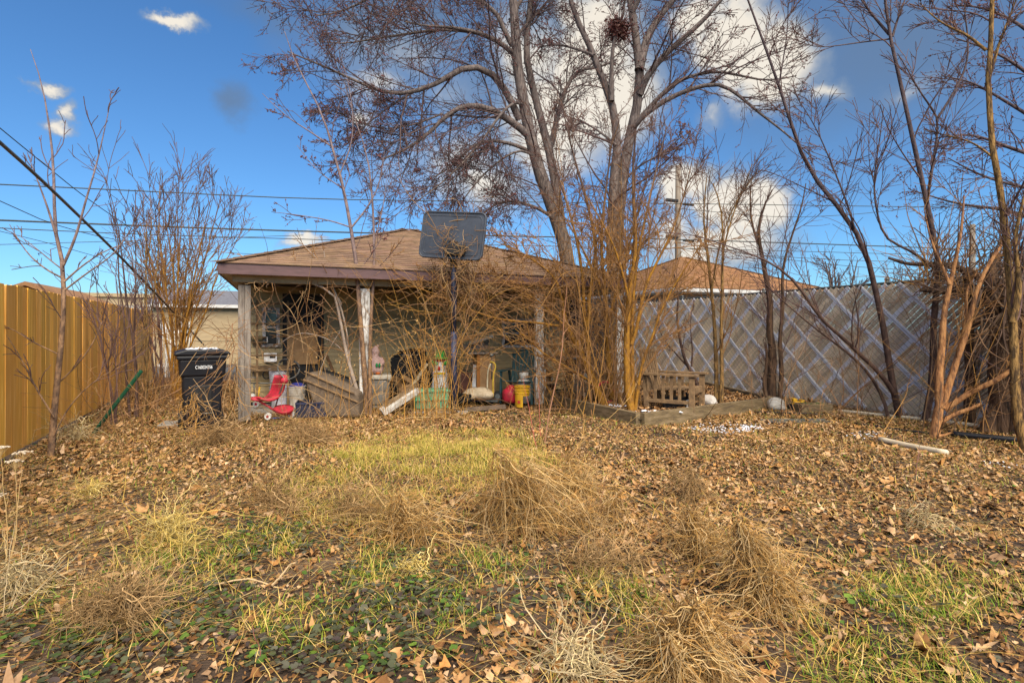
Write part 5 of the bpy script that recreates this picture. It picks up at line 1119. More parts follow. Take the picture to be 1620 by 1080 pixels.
def pail(name, label, bx, by, r, h, c, d=None, group=None, ribs=3, zb=.035):
    k = K(name, label, 'bucket', bx, by, d, zb, group=group)
    m = k.mb(c); pr = [(r * .86, 0)]; 
    for i in range(60):
        z = i / 59; rib = .006 if any(abs(z - q) < .018 for q in (.62, .72, .82)[:ribs]) else 0; pr.append((r * (.86 + .14 * z) + rib, z * h))
    pr += [(r * 1.05, h), (r * 1.05, h + .018), (r * .96, h + .018), (r * .90, h - .04)]
    m.lathe(pr, 24); m.build('body', 'tint', k.t, True)
    m = k.mb(); a = np.linspace(-1.3, 1.3, 9); m.tube([(np.sin(q) * r * 1.05, -np.cos(q) * r * .75 - .01 * r, h * .82 - np.cos(q) * .08) for q in a], .003, 5); m.build('bail_handle', 'galvanised', k.t, True)
    return k
pail('bucket', 'lower grey white pail carrying a second pail behind the red tricycle', 442, 655, .165, .36, (.52, .52, .60), 9.75, 'stacked pails', zb=.02)
pail('bucket', 'upper grey white ribbed pail stacked on another behind the red tricycle', 442, 655, .172, .36, (.54, .55, .63), 9.76, 'stacked pails', zb=.34)
k = pail('bucket', 'cream pail with a blue bag in its mouth next to the stacked pails', 470, 646, .145, .36, (.60, .55, .48), 9.75, ribs=1)
m = k.mb((.05, .06, .36)); m.ball((0, 0, .37), (.13, .13, .07), 16, 8); m.build('blue_bag', 'tint', k.t, True, rem=0)
k = K('crate', 'dark navy plastic crate on the ground right of the red tricycle', 'crate', 495, 660, rz=-.12)
m = k.mb((.018, .022, .05)); W_, D_, H_ = .50, .36, .24
for q, sz in (((0, 0, H_ / 2), (W_, .02, H_)), ((0, D_, H_ / 2), (W_, .02, H_)), ((-W_ / 2, D_ / 2, H_ / 2), (.02, D_, H_)), ((W_ / 2, D_ / 2, H_ / 2), (.02, D_, H_)), ((0, D_ / 2, .01), (W_, D_, .02))): m.box(q, sz)
m.build('walls', 'tint', k.t, bevel=.006)
m = k.mb((.022, .026, .06))
for i in range(9): m.box((-W_ / 2 + .05 + i * .05, -.014, H_ * .45), (.012, .012, H_ * .8))
m.box((0, -.016, H_ - .015), (W_ + .02, .025, .03)); m.build('rim', 'tint', k.t)
# draped box with a dark roll on it
k = K('box', 'brown cloth covered box slumped between the navy crate and the peeling post', 'box', 532, 660)
u = k.u; m = k.mb(); poly = [u(480, 600), u(488, 588), u(545, 612), u(566, 622), u(568, 660), u(520, 661), u(492, 632)]
m.prism([(p[0], p[2]) for p in poly], .02, .5); o = m.build('cloth_cover', 'burlap', k.t, bevel=.04)
m = k.mb()
for a_, b_ in (((480, 600), (545, 627)), ((545, 627), (567, 636)), ((482, 587), (560, 622))): m.bar(u(*a_, -.0), u(*b_, -.0), .03, .02)
m.build('frame_edge', 'bench_wood', k.t)
m = k.mb((1, 1, 1)); 
t2 = K('carpet_roll', 'dark grey rolled mat lying on the brown cloth covered box', 'mat', 530, 606, 9.2)
m = MB(); m.tube([t2.u(500, 592, .2), t2.u(528, 601, .2), t2.u(558, 612, .2)], [.085, .10, .09], 14, smooth=8); m.build('roll', 'dull_black', t2.t, True)
m = MB(); m.tube([t2.u(553, 611, .18), t2.u(560, 613, .18)], .05, 12); m.build('roll_end', 'black_plastic', t2.t, True)
# things on the wall
def onwall(name, label, cat, px, py, off=.03): 
    r = (px - PX) / FOC; Y = WY - off; X = Y * (SN + r * CS) / (CS - r * SN); d = X * SN + Y * CS
    return thing(name, label, cat, (X, Y, EYE + (PY - py) / FOC * d)), d / FOC
t, s = onwall('plywood_board', 'stained tan plywood sheet leaning against the dark door', 'board', 479, 576, .09)
m = MB(); m.box((0, 0, 31 * s), (44 * s, .015, 62 * s), rot=(-.03, 0, 0)); m.build('sheet', 'cardboard', t)
m = MB(); m.box((0, .012, 62 * s - .01), (44 * s, .03, .03)); m.build('edge_batten', 'bench_wood', t)
t, s = onwall('meter_box', 'small grey metal box fixed low on the tan siding at the left', 'box', 428, 572, .04)
m = MB(); m.box((0, -.03, 7 * s), (19 * s, .10, 14 * s)); m.build('case', 'tint', t, bevel=.008); t.children[0].data.attributes['col']
m = MB(); m.box((3 * s, -.084, 9 * s), (8 * s, .01, 6 * s)); m.build('window', 'dark_glass', t)
t, s = onwall('shelf', 'narrow brown wooden plank shelf under the grey metal box', 'shelf', 425, 580, .12)
m = MB(); m.box((0, -.08, 0), (60 * s, .24, .05)); m.build('plank', 'bench_wood', t, bevel=.004)
for q in (-22, 22):
    m = MB(); m.prism([(-.01, 0), (.01, 0), (.01, -.18), (-.01, -.18)], -.02, .04, c=(q * s, 0, -.02)); m.build('bracket', 'grey_wood', t)
t, s = onwall('trellis', 'brown wooden trellis of poles standing before the siding at the left end of the porch', 'trellis', 420, 640, .55)
for q in (-12, 33):
    m = MB(); m.bar((q * s, 0, -.05), (q * s, 0, 165 * s), .035, .03, (0, 1, 0)); m.build('upright', 'bench_wood', t)
for z in (55, 78, 128, 160):
    m = MB(); m.bar((-24 * s, -.03, z * s), (44 * s, -.03, z * s), .03, .03); m.build('crossbar', 'bench_wood', t)
t, s = onwall('shelf', 'small wooden rack with white edges under the left window', 'shelf', 410, 541, .10)
m = MB(); m.box((0, -.03, 0), (24 * s, .16, .02)); m.box((0, -.03, 8 * s), (24 * s, .16, .02)); m.build('board', 'bench_wood', t)
m = MB(); m.box((-12 * s, -.03, 4 * s), (.02, .17, 9 * s)); m.box((12 * s, -.03, 4 * s), (.02, .17, 9 * s)); m.build('side', 'old_white_paint', t)
# weights rack / walker at the far left
k = K('garden_trolley', 'rusty wire and tube trolley half hidden behind the weathered corner post', 'trolley', 402, 652, 9.5)
u = k.u; m = k.mb()
for a_, b_ in (((390, 606), (432, 606)), ((390, 598), (406, 597)), ((402, 606), (402, 626)), ((393, 650), (394, 606)), ((430, 606), (428, 650)), ((393, 636), (428, 640))): m.tube([u(*a_), u(*b_)], .012, 8)
m.build('frame', 'galvanised', k.t, True)
m = k.mb(); m.lathe([(.02, 0), (.05, .01), (.055, .06), (.03, .09)], 14, u(401, 630, -.05)); m.build('red_white_cap', 'white_paint', k.t, True)
m = k.mb(); m.tube([u(406, 640), u(411, 612)], .014, 8); m.build('yellow_handle', 'yellow_plastic', k.t, True)
m = k.mb(); m.ring(u(414, 594, .2), .07, .012, rot=(1.4, 0, 0)); m.build('wheel', 'dull_black', k.t, True)
# garden figure, white tub
k = K('storage_tub', 'grey tub with a thick cream lid standing right of the peeling white post', 'tub', 594, 648, 9.9, .03, rz=-.12)
u = k.u; m = k.mb((.24, .22, .19)); m.box((0, .2, .24), (.46, .40, .46), taper=1.12); m.build('body', 'tint', k.t, bevel=.03)
m = k.mb((.62, .57, .47)); m.box((.0, .2, .52), (.58, .50, .09)); m.build('lid', 'tint', k.t, bevel=.03)
m = k.mb((.62, .57, .47))
for q in (-.24, .24): m.tube([(q, -.06, .50), (q, .46, .50)], .045, 10)
m.build('lid_roll', 'tint', k.t, True)
fz = P(594, 594, 9.9)[2]
k = K('garden_figure', 'faded pink plastic lawn figure with green mittens standing on the cream tub lid', 'figurine', 594, 595, 10.0, .60)
m = k.mb(); m.lathe([(.10, .02), (.145, .06), (.15, .16), (.125, .26), (.09, .31), (.05, .34)], 18); m.ball((0, 0, .385), (.075, .075, .085)); m.ball((0, -.05, .32), (.06, .045, .08)); m.lathe([(.08, .40), (.07, .45), (.035, .50), (.02, .52)], 14); m.ball((.045, 0, .515), .025, 8, 6)
for q in (-1, 1): m.tube([(q * .10, 0, .29), (q * .16, -.04, .21), (q * .09, -.12, .17)], [.04, .042, .035], 10, smooth=8); m.ball((q * .06, -.04, .02), (.05, .075, .035))
m.build('body', 'tint', k.t, True, rem=.012).data.materials[0] = mat('pink_plastic', (.56, .38, .34), (.44, .27, .24), .5, 12)
m = k.mb((.02, .30, .09)); m.ball((.06, -.145, .17), (.022, .03, .042)); m.build('mitten', 'tint', k.t, True); m = k.mb((.02, .30, .09)); m.ball((.105, -.125, .17), (.02, .03, .042)); m.build('mitten', 'tint', k.t, True)
for q in (-.06, .06):
    m = k.mb((.62, .16, .03)); m.ball((q, -.06, .025), (.045, .065, .035)); m.build('boot', 'tint', k.t, True)
m = k.mb((.05, .03, .03)); m.ball((-.028, -.07, .40), .009, 8, 6); m.ball((.028, -.07, .40), .009, 8, 6); m.ball((0, -.082, .38), .014, 8, 6, col=(.6, .35, .3)); m.build('face', 'tint', k.t, True)
# teal bag, cardboard boxes
k = K('bag', 'crumpled teal plastic bag wedged beside the cream lidded tub', 'bag', 622, 632, 10.1, .12)
m = k.mb((.02, .20, .21)); m.ball((0, .1, .16), (.08, .12, .17)); m.ball((-.03, .05, .26), (.05, .07, .08)); m.build('bag', 'tint', k.t, True, rem=.02)
for lab, bx, by, d, rot, sz, g in (('open cardboard box tilted on the heap behind the leaning white board', 640, 632, 10.3, (.1, -.35, .3), (.44, .36, .26), 1.0), ('flattened cardboard box at the very top of the box heap', 645, 606, 10.35, (.0, .55, .25), (.36, .30, .07), .95), ('smaller darker cardboard box at the left side of the box heap', 626, 610, 10.5, (.2, .45, -.2), (.30, .26, .08), .8)):
    k = K('cardboard_box', lab, 'box', bx, by, d, .06, group='cardboard boxes on the porch')
    m = k.mb((g, g, g)); m.box((0, .2, sz[2] / 2), sz, rot=rot); m.build('carton', 'cardboard', k.t, bevel=.004)
    m = k.mb((g * .8, g * .75, g * .7)); R = np.array(Euler(rot).to_matrix()); m.box(R @ np.array((0, 0, sz[2] / 2 + .004)) + (0, .2, sz[2] / 2), (sz[0] * .96, .05, .004), rot=rot); m.build('tape_strip', 'cardboard', k.t)
k = K('rubbish_bag', 'pale grey filled plastic bag among the cardboard boxes beside the snowman', 'bag', 668, 625, 10.2, .08)
m = k.mb((.28, .26, .24)); m.ball((0, .15, .25), (.17, .18, .28)); m.ball((.03, .1, .42), (.09, .1, .14)); m.build('bag', 'tint', k.t, True, rem=.03)
# dark covered barbecue behind
k = K('barbecue', 'black covered barbecue grill standing against the wall behind the boxes', 'barbecue', 640, 630, 11.1, .05)
m = k.mb(); m.box((0, 0, .42), (.95, .40, .80)); m.build('cabinet', 'dull_black', k.t, bevel=.04)
m = k.mb(); m.tube([(-.42, 0, .82), (.42, 0, .82)], .17, 16); m.build('hood', 'black_plastic', k.t, True)
m = k.mb(); m.tube([(-.3, -.19, .85), (.3, -.19, .85)], .012, 8); m.build('handle', 'galvanised', k.t, True)
# leaning white board
k = K('plank', 'dirty white board propped up at a slant in front of the mint green planter', 'board', 608, 658)
a_, b_ = k.u(604, 652, 0), k.u(657, 618, .25); m = k.mb((.62, .60, .55)); m.bar(a_, b_, .20, .085, (0, -.15, 1)); m.build('board', 'tint', k.t, bevel=.006)
m = k.mb((.24, .17, .10)); a2, b2_ = np.array(k.u(606, 646, .04)), np.array(k.u(655, 612, .28)); m.bar(a2 + (0, .02, .02), b2_ + (0, .02, .02), .16, .012, (0, -.15, 1)); m.build('dirt_crust', 'tint', k.t)
# mint planter with snowman behind
k = K('planter', 'mint green ribbed plastic planter box behind the orange weeds left of the hoop pole', 'planter', 684, 647, rz=-.12)
W_ = 54 * k.s; m = k.mb(); m.box((0, .16, .15), (W_ * .94, .28, .29), taper=1.05); m.build('trough', 'mint_plastic', k.t, bevel=.012)
m = k.mb(); m.box((0, .16, .315), (W_ * 1.06, .34, .05)); m.build('rim', 'mint_plastic', k.t, bevel=.012)
m = k.mb(); m.box((0, .0, .16), (W_ * .99, .03, .02)); m.build('band', 'mint_plastic', k.t, bevel=.004)
k = K('snowman_figure', 'white plastic snowman with a green hat and red scarf behind the mint planter', 'figurine', 696, 640, 10.3, .03)
m = k.mb(); m.lathe([(.10, .0), (.155, .04), (.16, .30), (.14, .46), (.12, .50)], 18); m.lathe([(.12, .50), (.15, .53), (.15, .57), (.12, .60)], 18); m.ball((0, 0, .68), (.12, .12, .13)); m.build('body', 'white_paint', k.t, True, rem=.015)
m = k.mb((.03, .38, .06)); m.lathe([(.15, .83), (.15, .85), (.10, .86), (.095, .95), (.06, .99), (.02, 1.0)], 18); m.build('hat', 'tint', k.t, True)
m = k.mb((.62, .03, .03)); m.lathe([(.10, .79), (.125, .81), (.13, .84), (.11, .86)], 18); m.build('hat_band', 'tint', k.t, True)
for q in (-.08, .12):
    m = k.mb((.03, .38, .06)); m.ball((q, -.11, .76), (.06, .03, .035), rot=(0, -.4 if q > 0 else .4, 0)); m.build('holly_leaf', 'tint', k.t, True)
m = k.mb((.62, .03, .03)); m.ball((.0, -.13, .66), (.028, .04, .04)); m.build('nose', 'tint', k.t, True)
m = k.mb((.60, .38, .03)); m.ring((.0, -.01, .565), .125, .025); m.build('scarf', 'tint', k.t, True)
m = k.mb((.03, .10, .45)); m.ball((-.10, -.10, .57), .025, 8, 6); m.build('button', 'tint', k.t, True)
# basketball hoop
k = K('basketball_hoop', 'dark basketball backboard on a navy pole wrapped in dead vines', 'basketball hoop', 718, 657)
m = k.mb(); m.tube([(0, 0, 0), (0, 0, 1.35)], .052, 14); m.tube([(0, 0, 1.3), (0, 0, 2.75)], .045, 14); m.build('pole', 'navy_metal', k.t, True)
bx0 = -5 * k.s; zc = (657 - 374) * k.s
R_ = Euler((math.radians(-5), math.radians(5.5), math.radians(-18)))
Rm_ = np.array(R_.to_matrix()); w, h = 1.10, .76
def rrect(w, h, r, n=7):
    out = []
    for cx, cz, a0 in ((w / 2 - r, h / 2 - r, 0), (-w / 2 + r, h / 2 - r, 90), (-w / 2 + r, -h / 2 + r, 180), (w / 2 - r, -h / 2 + r, 270)):
        out += [(cx + r * math.cos(math.radians(a0 + 90 * i / n)), cz + r * math.sin(math.radians(a0 + 90 * i / n))) for i in range(n + 1)]
    return out
cb = np.array((-.01, -.10, zc))
m = k.mb(); m.prism(rrect(w, h, .09), -.012, .03, rot=R_, c=cb); bo = m.build('backboard', 'board_plastic', k.t, bevel=.006)
m = k.mb()
pr = rrect(w - .02, h - .02, .085); pts = [Rm_ @ np.array((x, -.012, z)) + cb for x, z in pr]; m.tube(pts + pts[:1], .016, 8, cap=False); pr = rrect(w - .14, h - .14, .06); pts = [Rm_ @ np.array((x, -.012, z)) + cb for x, z in pr]; m.tube(pts + pts[:1], .007, 6, cap=False); m.build('rim_moulding', 'board_plastic', bo, True)
m = k.mb(); m.box(Rm_ @ np.array((.10, -.05, -.24)) + cb, (.34, .07, .16), rot=R_); m.build('rear_bracket', 'dull_black', k.t, bevel=.01)
m = k.mb()
for q in (-.06, .06): m.bar((q * .6, -.02, 2.35), Rm_ @ np.array((q + .04, -.03, -.1)) + cb, .03, .02)
m.build('support_arm', 'dull_black', k.t)
m = k.mb(); c_ = Rm_ @ np.array((.1, .30, -.26)) + cb; m.ring(c_, .225, .009, 28, 6); m.build('rim', 'bench_wood', k.t, True)
# suitcase, white panel, cabinet, record player
k = K('suitcase', 'brown leather suitcase standing behind the hoop pole', 'suitcase', 736, 622, 10.4, .16, rz=-.12)
m = k.mb((.10, .035, .022)); m.box((0, .1, .19), (.34, .16, .38)); m.build('case', 'tint', k.t, bevel=.03)
m = k.mb((.06, .022, .015)); m.tube([(-.06, .1, .38), (-.05, .1, .43), (.05, .1, .43), (.06, .1, .38)], .01, 6); m.build('handle', 'tint', k.t, True)
m = k.mb((.16, .10, .05)); m.box((-.09, .015, .19), (.025, .012, .38)); m.box((.09, .015, .19), (.025, .012, .38)); m.build('strap', 'tint', k.t)
k = K('panel', 'narrow white panel standing upright beside the brown suitcase', 'board', 750, 615, 10.3, .20)
m = k.mb((.62, .62, .62)); m.box((0, .1, .22), (.07, .02, .46), rot=(0, .05, 0)); m.build('panel', 'tint', k.t, bevel=.003); m = k.mb((.4, .4, .4)); m.box((0, .085, .02), (.08, .02, .03)); m.build('foot', 'tint', k.t)
k = K('cabinet', 'tall tan wooden cabinet carrying the grey flip top case', 'cabinet', 769, 634, 10.4, .05, rz=-.12)
H_ = (634 - 560) * k.s; m = k.mb(); m.box((0, .2, H_ / 2), (.36, .38, H_)); m.build('carcass', 'cardboard', k.t, bevel=.004)
m = k.mb((.9, .6, .3)); m.box((-.15, .0, H_ / 2), (.06, .03, H_)); m.build('stile', 'cardboard', k.t)
m = k.mb(); m.box((-.06, .18, H_ + .02), (.56, .48, .035)); m.build('top', 'grey_wood', k.t, bevel=.004)
k = K('record_player', 'open grey flip top case tilted on top of the tan cabinet', 'case', 757, 557, 10.3, .3)
m = k.mb((.13, .11, .10)); m.box((-.06, .2, .11), (.46, .36, .12), rot=(0, -.12, 0)); m.build('base', 'tint', k.t, bevel=.02)
m = k.mb((.30, .27, .24)); m.bar((-.16, .02, .16), (.28, .02, .30), .06, .14, (0, 1, 0)); m.build('front_rim', 'tint', k.t, bevel=.012)
m = k.mb((.09, .11, .12)); m.box((-.03, .2, .22), (.44, .34, .02), rot=(0, -.25, 0)); m.build('lid_panel', 'tint', k.t)
m = k.mb((.02, .02, .02)); m.box((.16, -.02, .2), (.09, .03, .06), rot=(0, -.25, 0)); m.build('catch', 'tint', k.t, bevel=.008)
# hand truck
k = K('hand_truck', 'hand truck with cream and yellow curved handles leaning by the green chair', 'hand truck', 779, 634, 10.0, .03)
u = k.u
m = k.mb((.60, .54, .38)); m.tube([u(771, 616), u(771, 600), u(772, 585), u(776, 575)], .013, 8, smooth=12); m.build('handle', 'tint', k.t, True)
m = k.mb((.70, .48, .06)); m.tube([u(780, 628), u(780, 600), u(781, 590), u(784, 582), u(784, 576), u(779, 572), u(775, 572)], .014, 8, smooth=16); m.build('handle', 'tint', k.t, True)
m = k.mb(); m.tube([u(778, 566, .02), u(778, 600, .02)], .012, 8); m.build('upright', 'galvanised', k.t, True)
m = k.mb(); m.ball(u(777, 562, .02), (.05, .03, .035)); m.build('joint', 'galvanised', k.t, True)
for q in (0, .2):
    m = k.mb(); c_ = np.array(u(787, 627, .06 + q)); m.tube([c_ - (0, .025, 0), c_ + (0, .025, 0)], .075, 18); w = m.build('wheel', 'dull_black', k.t); m = k.mb(); m.tube([c_ - (0, .03, 0), c_ + (0, .03, 0)], .045, 14); m.build('rim', 'galvanised', w)
m = k.mb(); m.box(u(778, 633, -.06), (.22, .16, .012)); m.build('toe_plate', 'galvanised', k.t)
# sack on a low dark dolly
k = K('dolly', 'low dark blue platform under the cream sack right of the hoop pole', 'dolly', 752, 641)
m = k.mb((.02, .025, .08)); m.box((.02, .2, .085), (.62, .40, .03)); m.build('platform', 'tint', k.t, bevel=.006)
for q in ((-.22, .06), (.26, .06), (-.22, .34), (.26, .34)):
    m = k.mb(); m.tube([(q[0] - .02, q[1], .035), (q[0] + .02, q[1], .035)], .035, 12); m.build('caster', 'dull_black', k.t)
k = K('sack', 'lumpy cream sack lying on the low dark blue platform', 'sack', 750, 634, 9.85, .12)
m = k.mb(); m.ball((-.10, .18, .07), (.20, .17, .09), rot=(0, -.2, 0)); m.ball((.12, .2, .11), (.20, .18, .12)); m.ball((.0, .2, .12), (.2, .16, .10)); m.ball((.26, .2, .09), (.10, .14, .08)); m.build('bag', 'tint', k.t, True, rem=.02).data.materials[0] = mat('sackcloth', (.56, .46, .32), (.40, .31, .20), .9, 9, bump=.5, bscale=14)
m = k.mb((.5, .42, .3)); m.ball((-.28, .15, .05), (.07, .05, .05)); m.build('tied_corner', 'tint', k.t, True)
# green slatted chair
k = K('garden_chair', 'dark green slat backed garden chair between the hand truck and the peeling post', 'chair', 820, 637, 10.3, .035, rz=-YAW - .30)
back = []
for i in range(7):
    q = -.24 + i * .08; top = .98 - .9 * abs(q) ** 2; m = k.mb(); m.bar((q * .85, .30, .36), (q * 1.08, .62, top), .062, .02, (0, -.9, .3)); m.build('back_slat', 'chair_green', k.t, bevel=.004)
m = k.mb(); m.tube([(-.29, .58, .86), (-.2, .62, .95), (0, .635, 1.0), (.2, .62, .95), (.29, .58, .86)], .03, 8, smooth=12); m.build('back_rail', 'chair_green', k.t, True)
for i in range(6):
    m = k.mb(); m.box((0, -.12 + i * .085, .41 - i * .012), (.52, .072, .022), rot=(-.12, 0, 0)); m.build('seat_slat', 'chair_green', k.t, bevel=.004)
for q in (-.30, .30):
    m = k.mb(); m.box((q, .16, .60), (.11, .66, .025)); m.build('arm', 'chair_green', k.t, bevel=.006)
    m = k.mb(); m.bar((q, -.14, 0), (q, -.12, .59), .07, .035, (1, 0, 0)); m.build('leg', 'chair_green', k.t, bevel=.004)
    m = k.mb(); m.bar((q, .62, 0), (q, .36, .60), .07, .035, (1, 0, 0)); m.build('leg', 'chair_green', k.t, bevel=.004)
# fuel can, propane bottle, broken yellow bucket
k = K('fuel_can', 'round red fuel can under the front edge of the green chair', 'fuel can', 808, 637, 10.15, .03)
m = k.mb(); m.lathe([(.02, 0), (.13, .01), (.16, .06), (.16, .20), (.13, .25), (.05, .28), (.04, .31)], 20); m.build('body', 'red_plastic', k.t, True)
m = k.mb(); m.tube([(-.08, 0, .26), (-.06, 0, .32), (.05, 0, .32), (.08, 0, .26)], .012, 8, smooth=8); m.build('handle', 'red_plastic', k.t, True)
k = K('yellow_bucket', 'broken yellow bucket with a piece missing standing before the propane bottle', 'bucket', 826, 643)
r0 = .14; m = k.mb(); nseg = 30
def wallq(a0, a1, z0, z1):
    for i in range(int((a1 - a0) / .2)):
        a = a0 + i * .2; q = [(np.cos(v) * r0 * (.86 + .14 * z / .34), np.sin(v) * r0 * (.86 + .14 * z / .34), z) for v, z in ((a, z0), (a + .205, z0), (a + .205, z1), (a, z1))]; qi = [(x * .95, y * .95, z) for x, y, z in q]
        m.add(q + qi, [(0, 1, 2, 3), (7, 6, 5, 4), (0, 4, 5, 1), (3, 2, 6, 7), (1, 5, 6, 2), (0, 3, 7, 4)])
wallq(0, 6.28, .2, .38); wallq(2.6, 5.0, .0, .2); m.build('shell', 'yellow_plastic', k.t)
for z in (.36, .30, .25):
    m = k.mb(); m.ring((0, 0, z), r0 * (.87 + .14 * z / .34), .009, 30, 6); m.build('rib', 'yellow_plastic', k.t, True)
m = k.mb((.55, .06, .04)); m.box((-.06, -.126, .10), (.05, .004, .05), rot=(0, 0, -.35)); m.build('label_patch', 'tint', k.t)
k = K('propane_bottle', 'white propane bottle behind the broken yellow bucket', 'gas bottle', 829, 640, 10.35, .03)
m = k.mb((.50, .49, .46)); m.lathe([(.10, 0), (.10, .03), (.15, .06), (.155, .12), (.155, .34), (.14, .40), (.09, .44), (.03, .46)], 22); m.build('tank', 'tint_shiny', k.t, True)
m = k.mb((.50, .49, .46)); m.lathe([(.085, .44), (.085, .57), (.075, .57), (.075, .46)], 18); m.build('collar', 'tint_shiny', k.t, True)
m = k.mb(); m.tube([(0, 0, .45), (0, 0, .53)], .02, 8); m.build('valve', 'galvanised', k.t, True)
# low two tier bench
k = K('plant_stand', 'two tier plank stand on white legs between the two right porch posts', 'plant stand', 890, 640, 10.5, .035)
u = k.u
for py_, w in ((583, 84), (606, 62)):
    m = k.mb((.30, .21, .12)); c_ = u(888, py_, .18); m.box(c_, (w * k.s, .36, .03)); m.build('plank', 'tint', k.t, bevel=.004)
for px_ in (862, 875, 908, 916):
    m = k.mb((.62, .60, .56)); m.bar(u(px_, 584, .02 if px_ in (862, 908) else .34), u(px_, 640, .02 if px_ in (862, 908) else .34), .035, .03, (0, 1, 0)); m.build('leg', 'tint', k.t)
m = k.mb((.22, .12, .05)); m.box(u(905, 600, .2), (.12, .12, .2)); m.build('block', 'tint', k.t)
k = K('workbench', 'grey table with pale legs at the wall behind the two tier plank stand', 'table', 890, 620, 11.3, .035)
m = k.mb((.16, .15, .15)); m.box((0, 0, .72), (1.1, .5, .05)); m.build('tabletop', 'tint', k.t, bevel=.006)
for q in ((-.5, -.2), (.5, -.2), (-.5, .2), (.5, .2)):
    m = k.mb((.4, .38, .36)); m.bar((q[0], q[1], 0), (q[0], q[1], .70), .05, .05, (0, 1, 0)); m.build('leg', 'tint', k.t)
# concrete pot ring and red hoop in the bed
k = K('flower_pot', 'tipped grey concrete pot lying at the left of the raised bed', 'pot', 909, 634, 10.2, .10)
m = k.mb(); m.lathe([(.10, 0), (.13, .12), (.15, .24), (.16, .26), (.145, .26), (.12, .10)], 20, rot=(1.2, 0, .7), c=(0, .1, .13)); m.build('pot', 'concrete', k.t, True)
k = K('hose_ring', 'bright red plastic ring standing among the orange stems', 'ring', 958, 638, 9.55, .13)
m = k.mb(); m.ring((0, 0, .19), .18, .021, 36, 8, rot=(math.radians(82), 0, .5)); m.build('ring', 'red_plastic', k.t, True)
m = k.mb(); m.tube([(.02, 0, .02), (-.02, -.05, .0), (-.1, -.1, .0)], .02, 8); m.build('tail', 'red_plastic', k.t, True)

# raised bed
cn, lf, rt, fr, fl = G(1013, 676), G(857, 638), G(1222, 646), np.array((9.1, 10.3, 0)), np.array((4.7, 9.6, 0))
t = thing('raised_bed', 'raised garden bed edged with weathered timbers at the foot of the slatted fence', 'garden bed', cn)
for a_, b_ in ((cn, lf), (cn, rt), (rt, fr), (lf, fr)):
    m = MB(); d_ = (b_ - a_) / np.linalg.norm(b_ - a_); m.bar(a_ - cn + (0, 0, .09) + d_ * .045, b_ - cn + (0, 0, .09) + d_ * .04, .085, .23); m.build('timber', 'bed_timber', t, bevel=.008)
m = MB(); q = np.array([cn, rt, fr, lf]) - cn; cc_ = q.mean(0); nn = 14; V = []; F = []
for i in range(nn + 1):
    for j in range(nn + 1):
        a, b = i / nn, j / nn; p = (q[0] * (1 - a) + q[1] * a) * (1 - b) + (q[3] * (1 - a) + q[2] * a) * b; V.append(p + (0, 0, .115 + .02 * math.sin(i * 2.1 + j * 1.3)))
m.add(V, np.array([(i * (nn + 1) + j, (i + 1) * (nn + 1) + j, (i + 1) * (nn + 1) + j + 1, i * (nn + 1) + j + 1) for i in range(nn) for j in range(nn)])); so_ = m.build('soil_fill', 'soil', t, True)
rng = np.random.default_rng(77); n_ = 3400; a, b = rng.uniform(.02, .98, (n_, 1)), rng.uniform(.02, .98, (n_, 1)); p = (q[0] * (1 - a) + q[1] * a) * (1 - b) + (q[3] * (1 - a) + q[2] * a) * b
m = MB(); p = p + cn; p[:, 2] = .135 + rng.uniform(0, .03, n_); scatter(m, curled(rng, LV, n_, .45), LF, p, rotmats(rng, n_, .35), rng.uniform(.035, .09, (n_, 1)), leaf_cols(rng, n_))
tag(m.build('bed_leaves', 'litter', None, True), 'brown fallen leaves filling the timber edged bed', 'leaves', kind='stuff')
m = MB(); snowpatch(1040, 652, 40, 2, 60, .05, .14); snowpatch(975, 643, 16, 3, 30, .05, .14)
tag(m.build('snow', 'snow', None, True), 'melting snow scraps along the inside of the timber bed edge', 'snow', kind='stuff')

# wooden garden armchair in the bed
rz = -YAW - math.radians(33)
k = K('wooden_armchair', 'weathered wooden slatted armchair standing in the raised bed with a cat beneath', 'chair', 1058, 649, 8.75, .125, rz=rz)
# local: +x is the way the chair faces, y is depth away from the viewer
def part(name, *bars, bev=.004):
    m = MB()
    for a_, b_, w, t_, up in bars: m.bar(a_, b_, w, t_, up)
    return m.build(name, 'bench_wood', k.t, bevel=bev)
LX, WY2 = .36, .62
for y in (0, WY2):
    part('leg', ((LX, y, 0), (LX, y, .545), .085, .05, (0, 1, 0)))
    part('leg', ((-LX, y, 0), (-LX - .03, y, .56), .075, .05, (0, 1, 0)))
    part('arm', ((-LX - .08, y, .565), (LX + .10, y, .565), .12, .035, (0, 0, 1)))
    part('side_rail', ((-LX, y, .14), (LX, y, .14), .03, .06, (0, 0, 1)))
    for x in (-.22, -.09, .04, .17):
        part('side_slat', ((x, y, .15), (x, y, .55), .05, .018, (0, 1, 0)))
part('front_rail', ((LX, 0, .30), (LX, WY2, .30), .03, .08, (0, 0, 1)))
part('back_rail', ((-LX - .10, -.02, .93), (-LX - .10, WY2 + .02, .93), .045, .06, (0, 0, 1)))
for y in np.linspace(.05, WY2 - .05, 6):
    part('back_slat', ((-LX + .06, y, .30), (-LX - .10, y, .91), .06, .018, (1, 0, 0)))
for y in (0, WY2):
    part('back_post', ((-LX + .03, y, .28), (-LX - .11, y, .96), .05, .05, (0, 1, 0)))
for x in np.linspace(-.28, .33, 6):
    part('seat_slat', ((x, 0.02, .33 + x * .06), (x, WY2 - .02, .33 + x * .06), .085, .022, (0, 0, 1)))
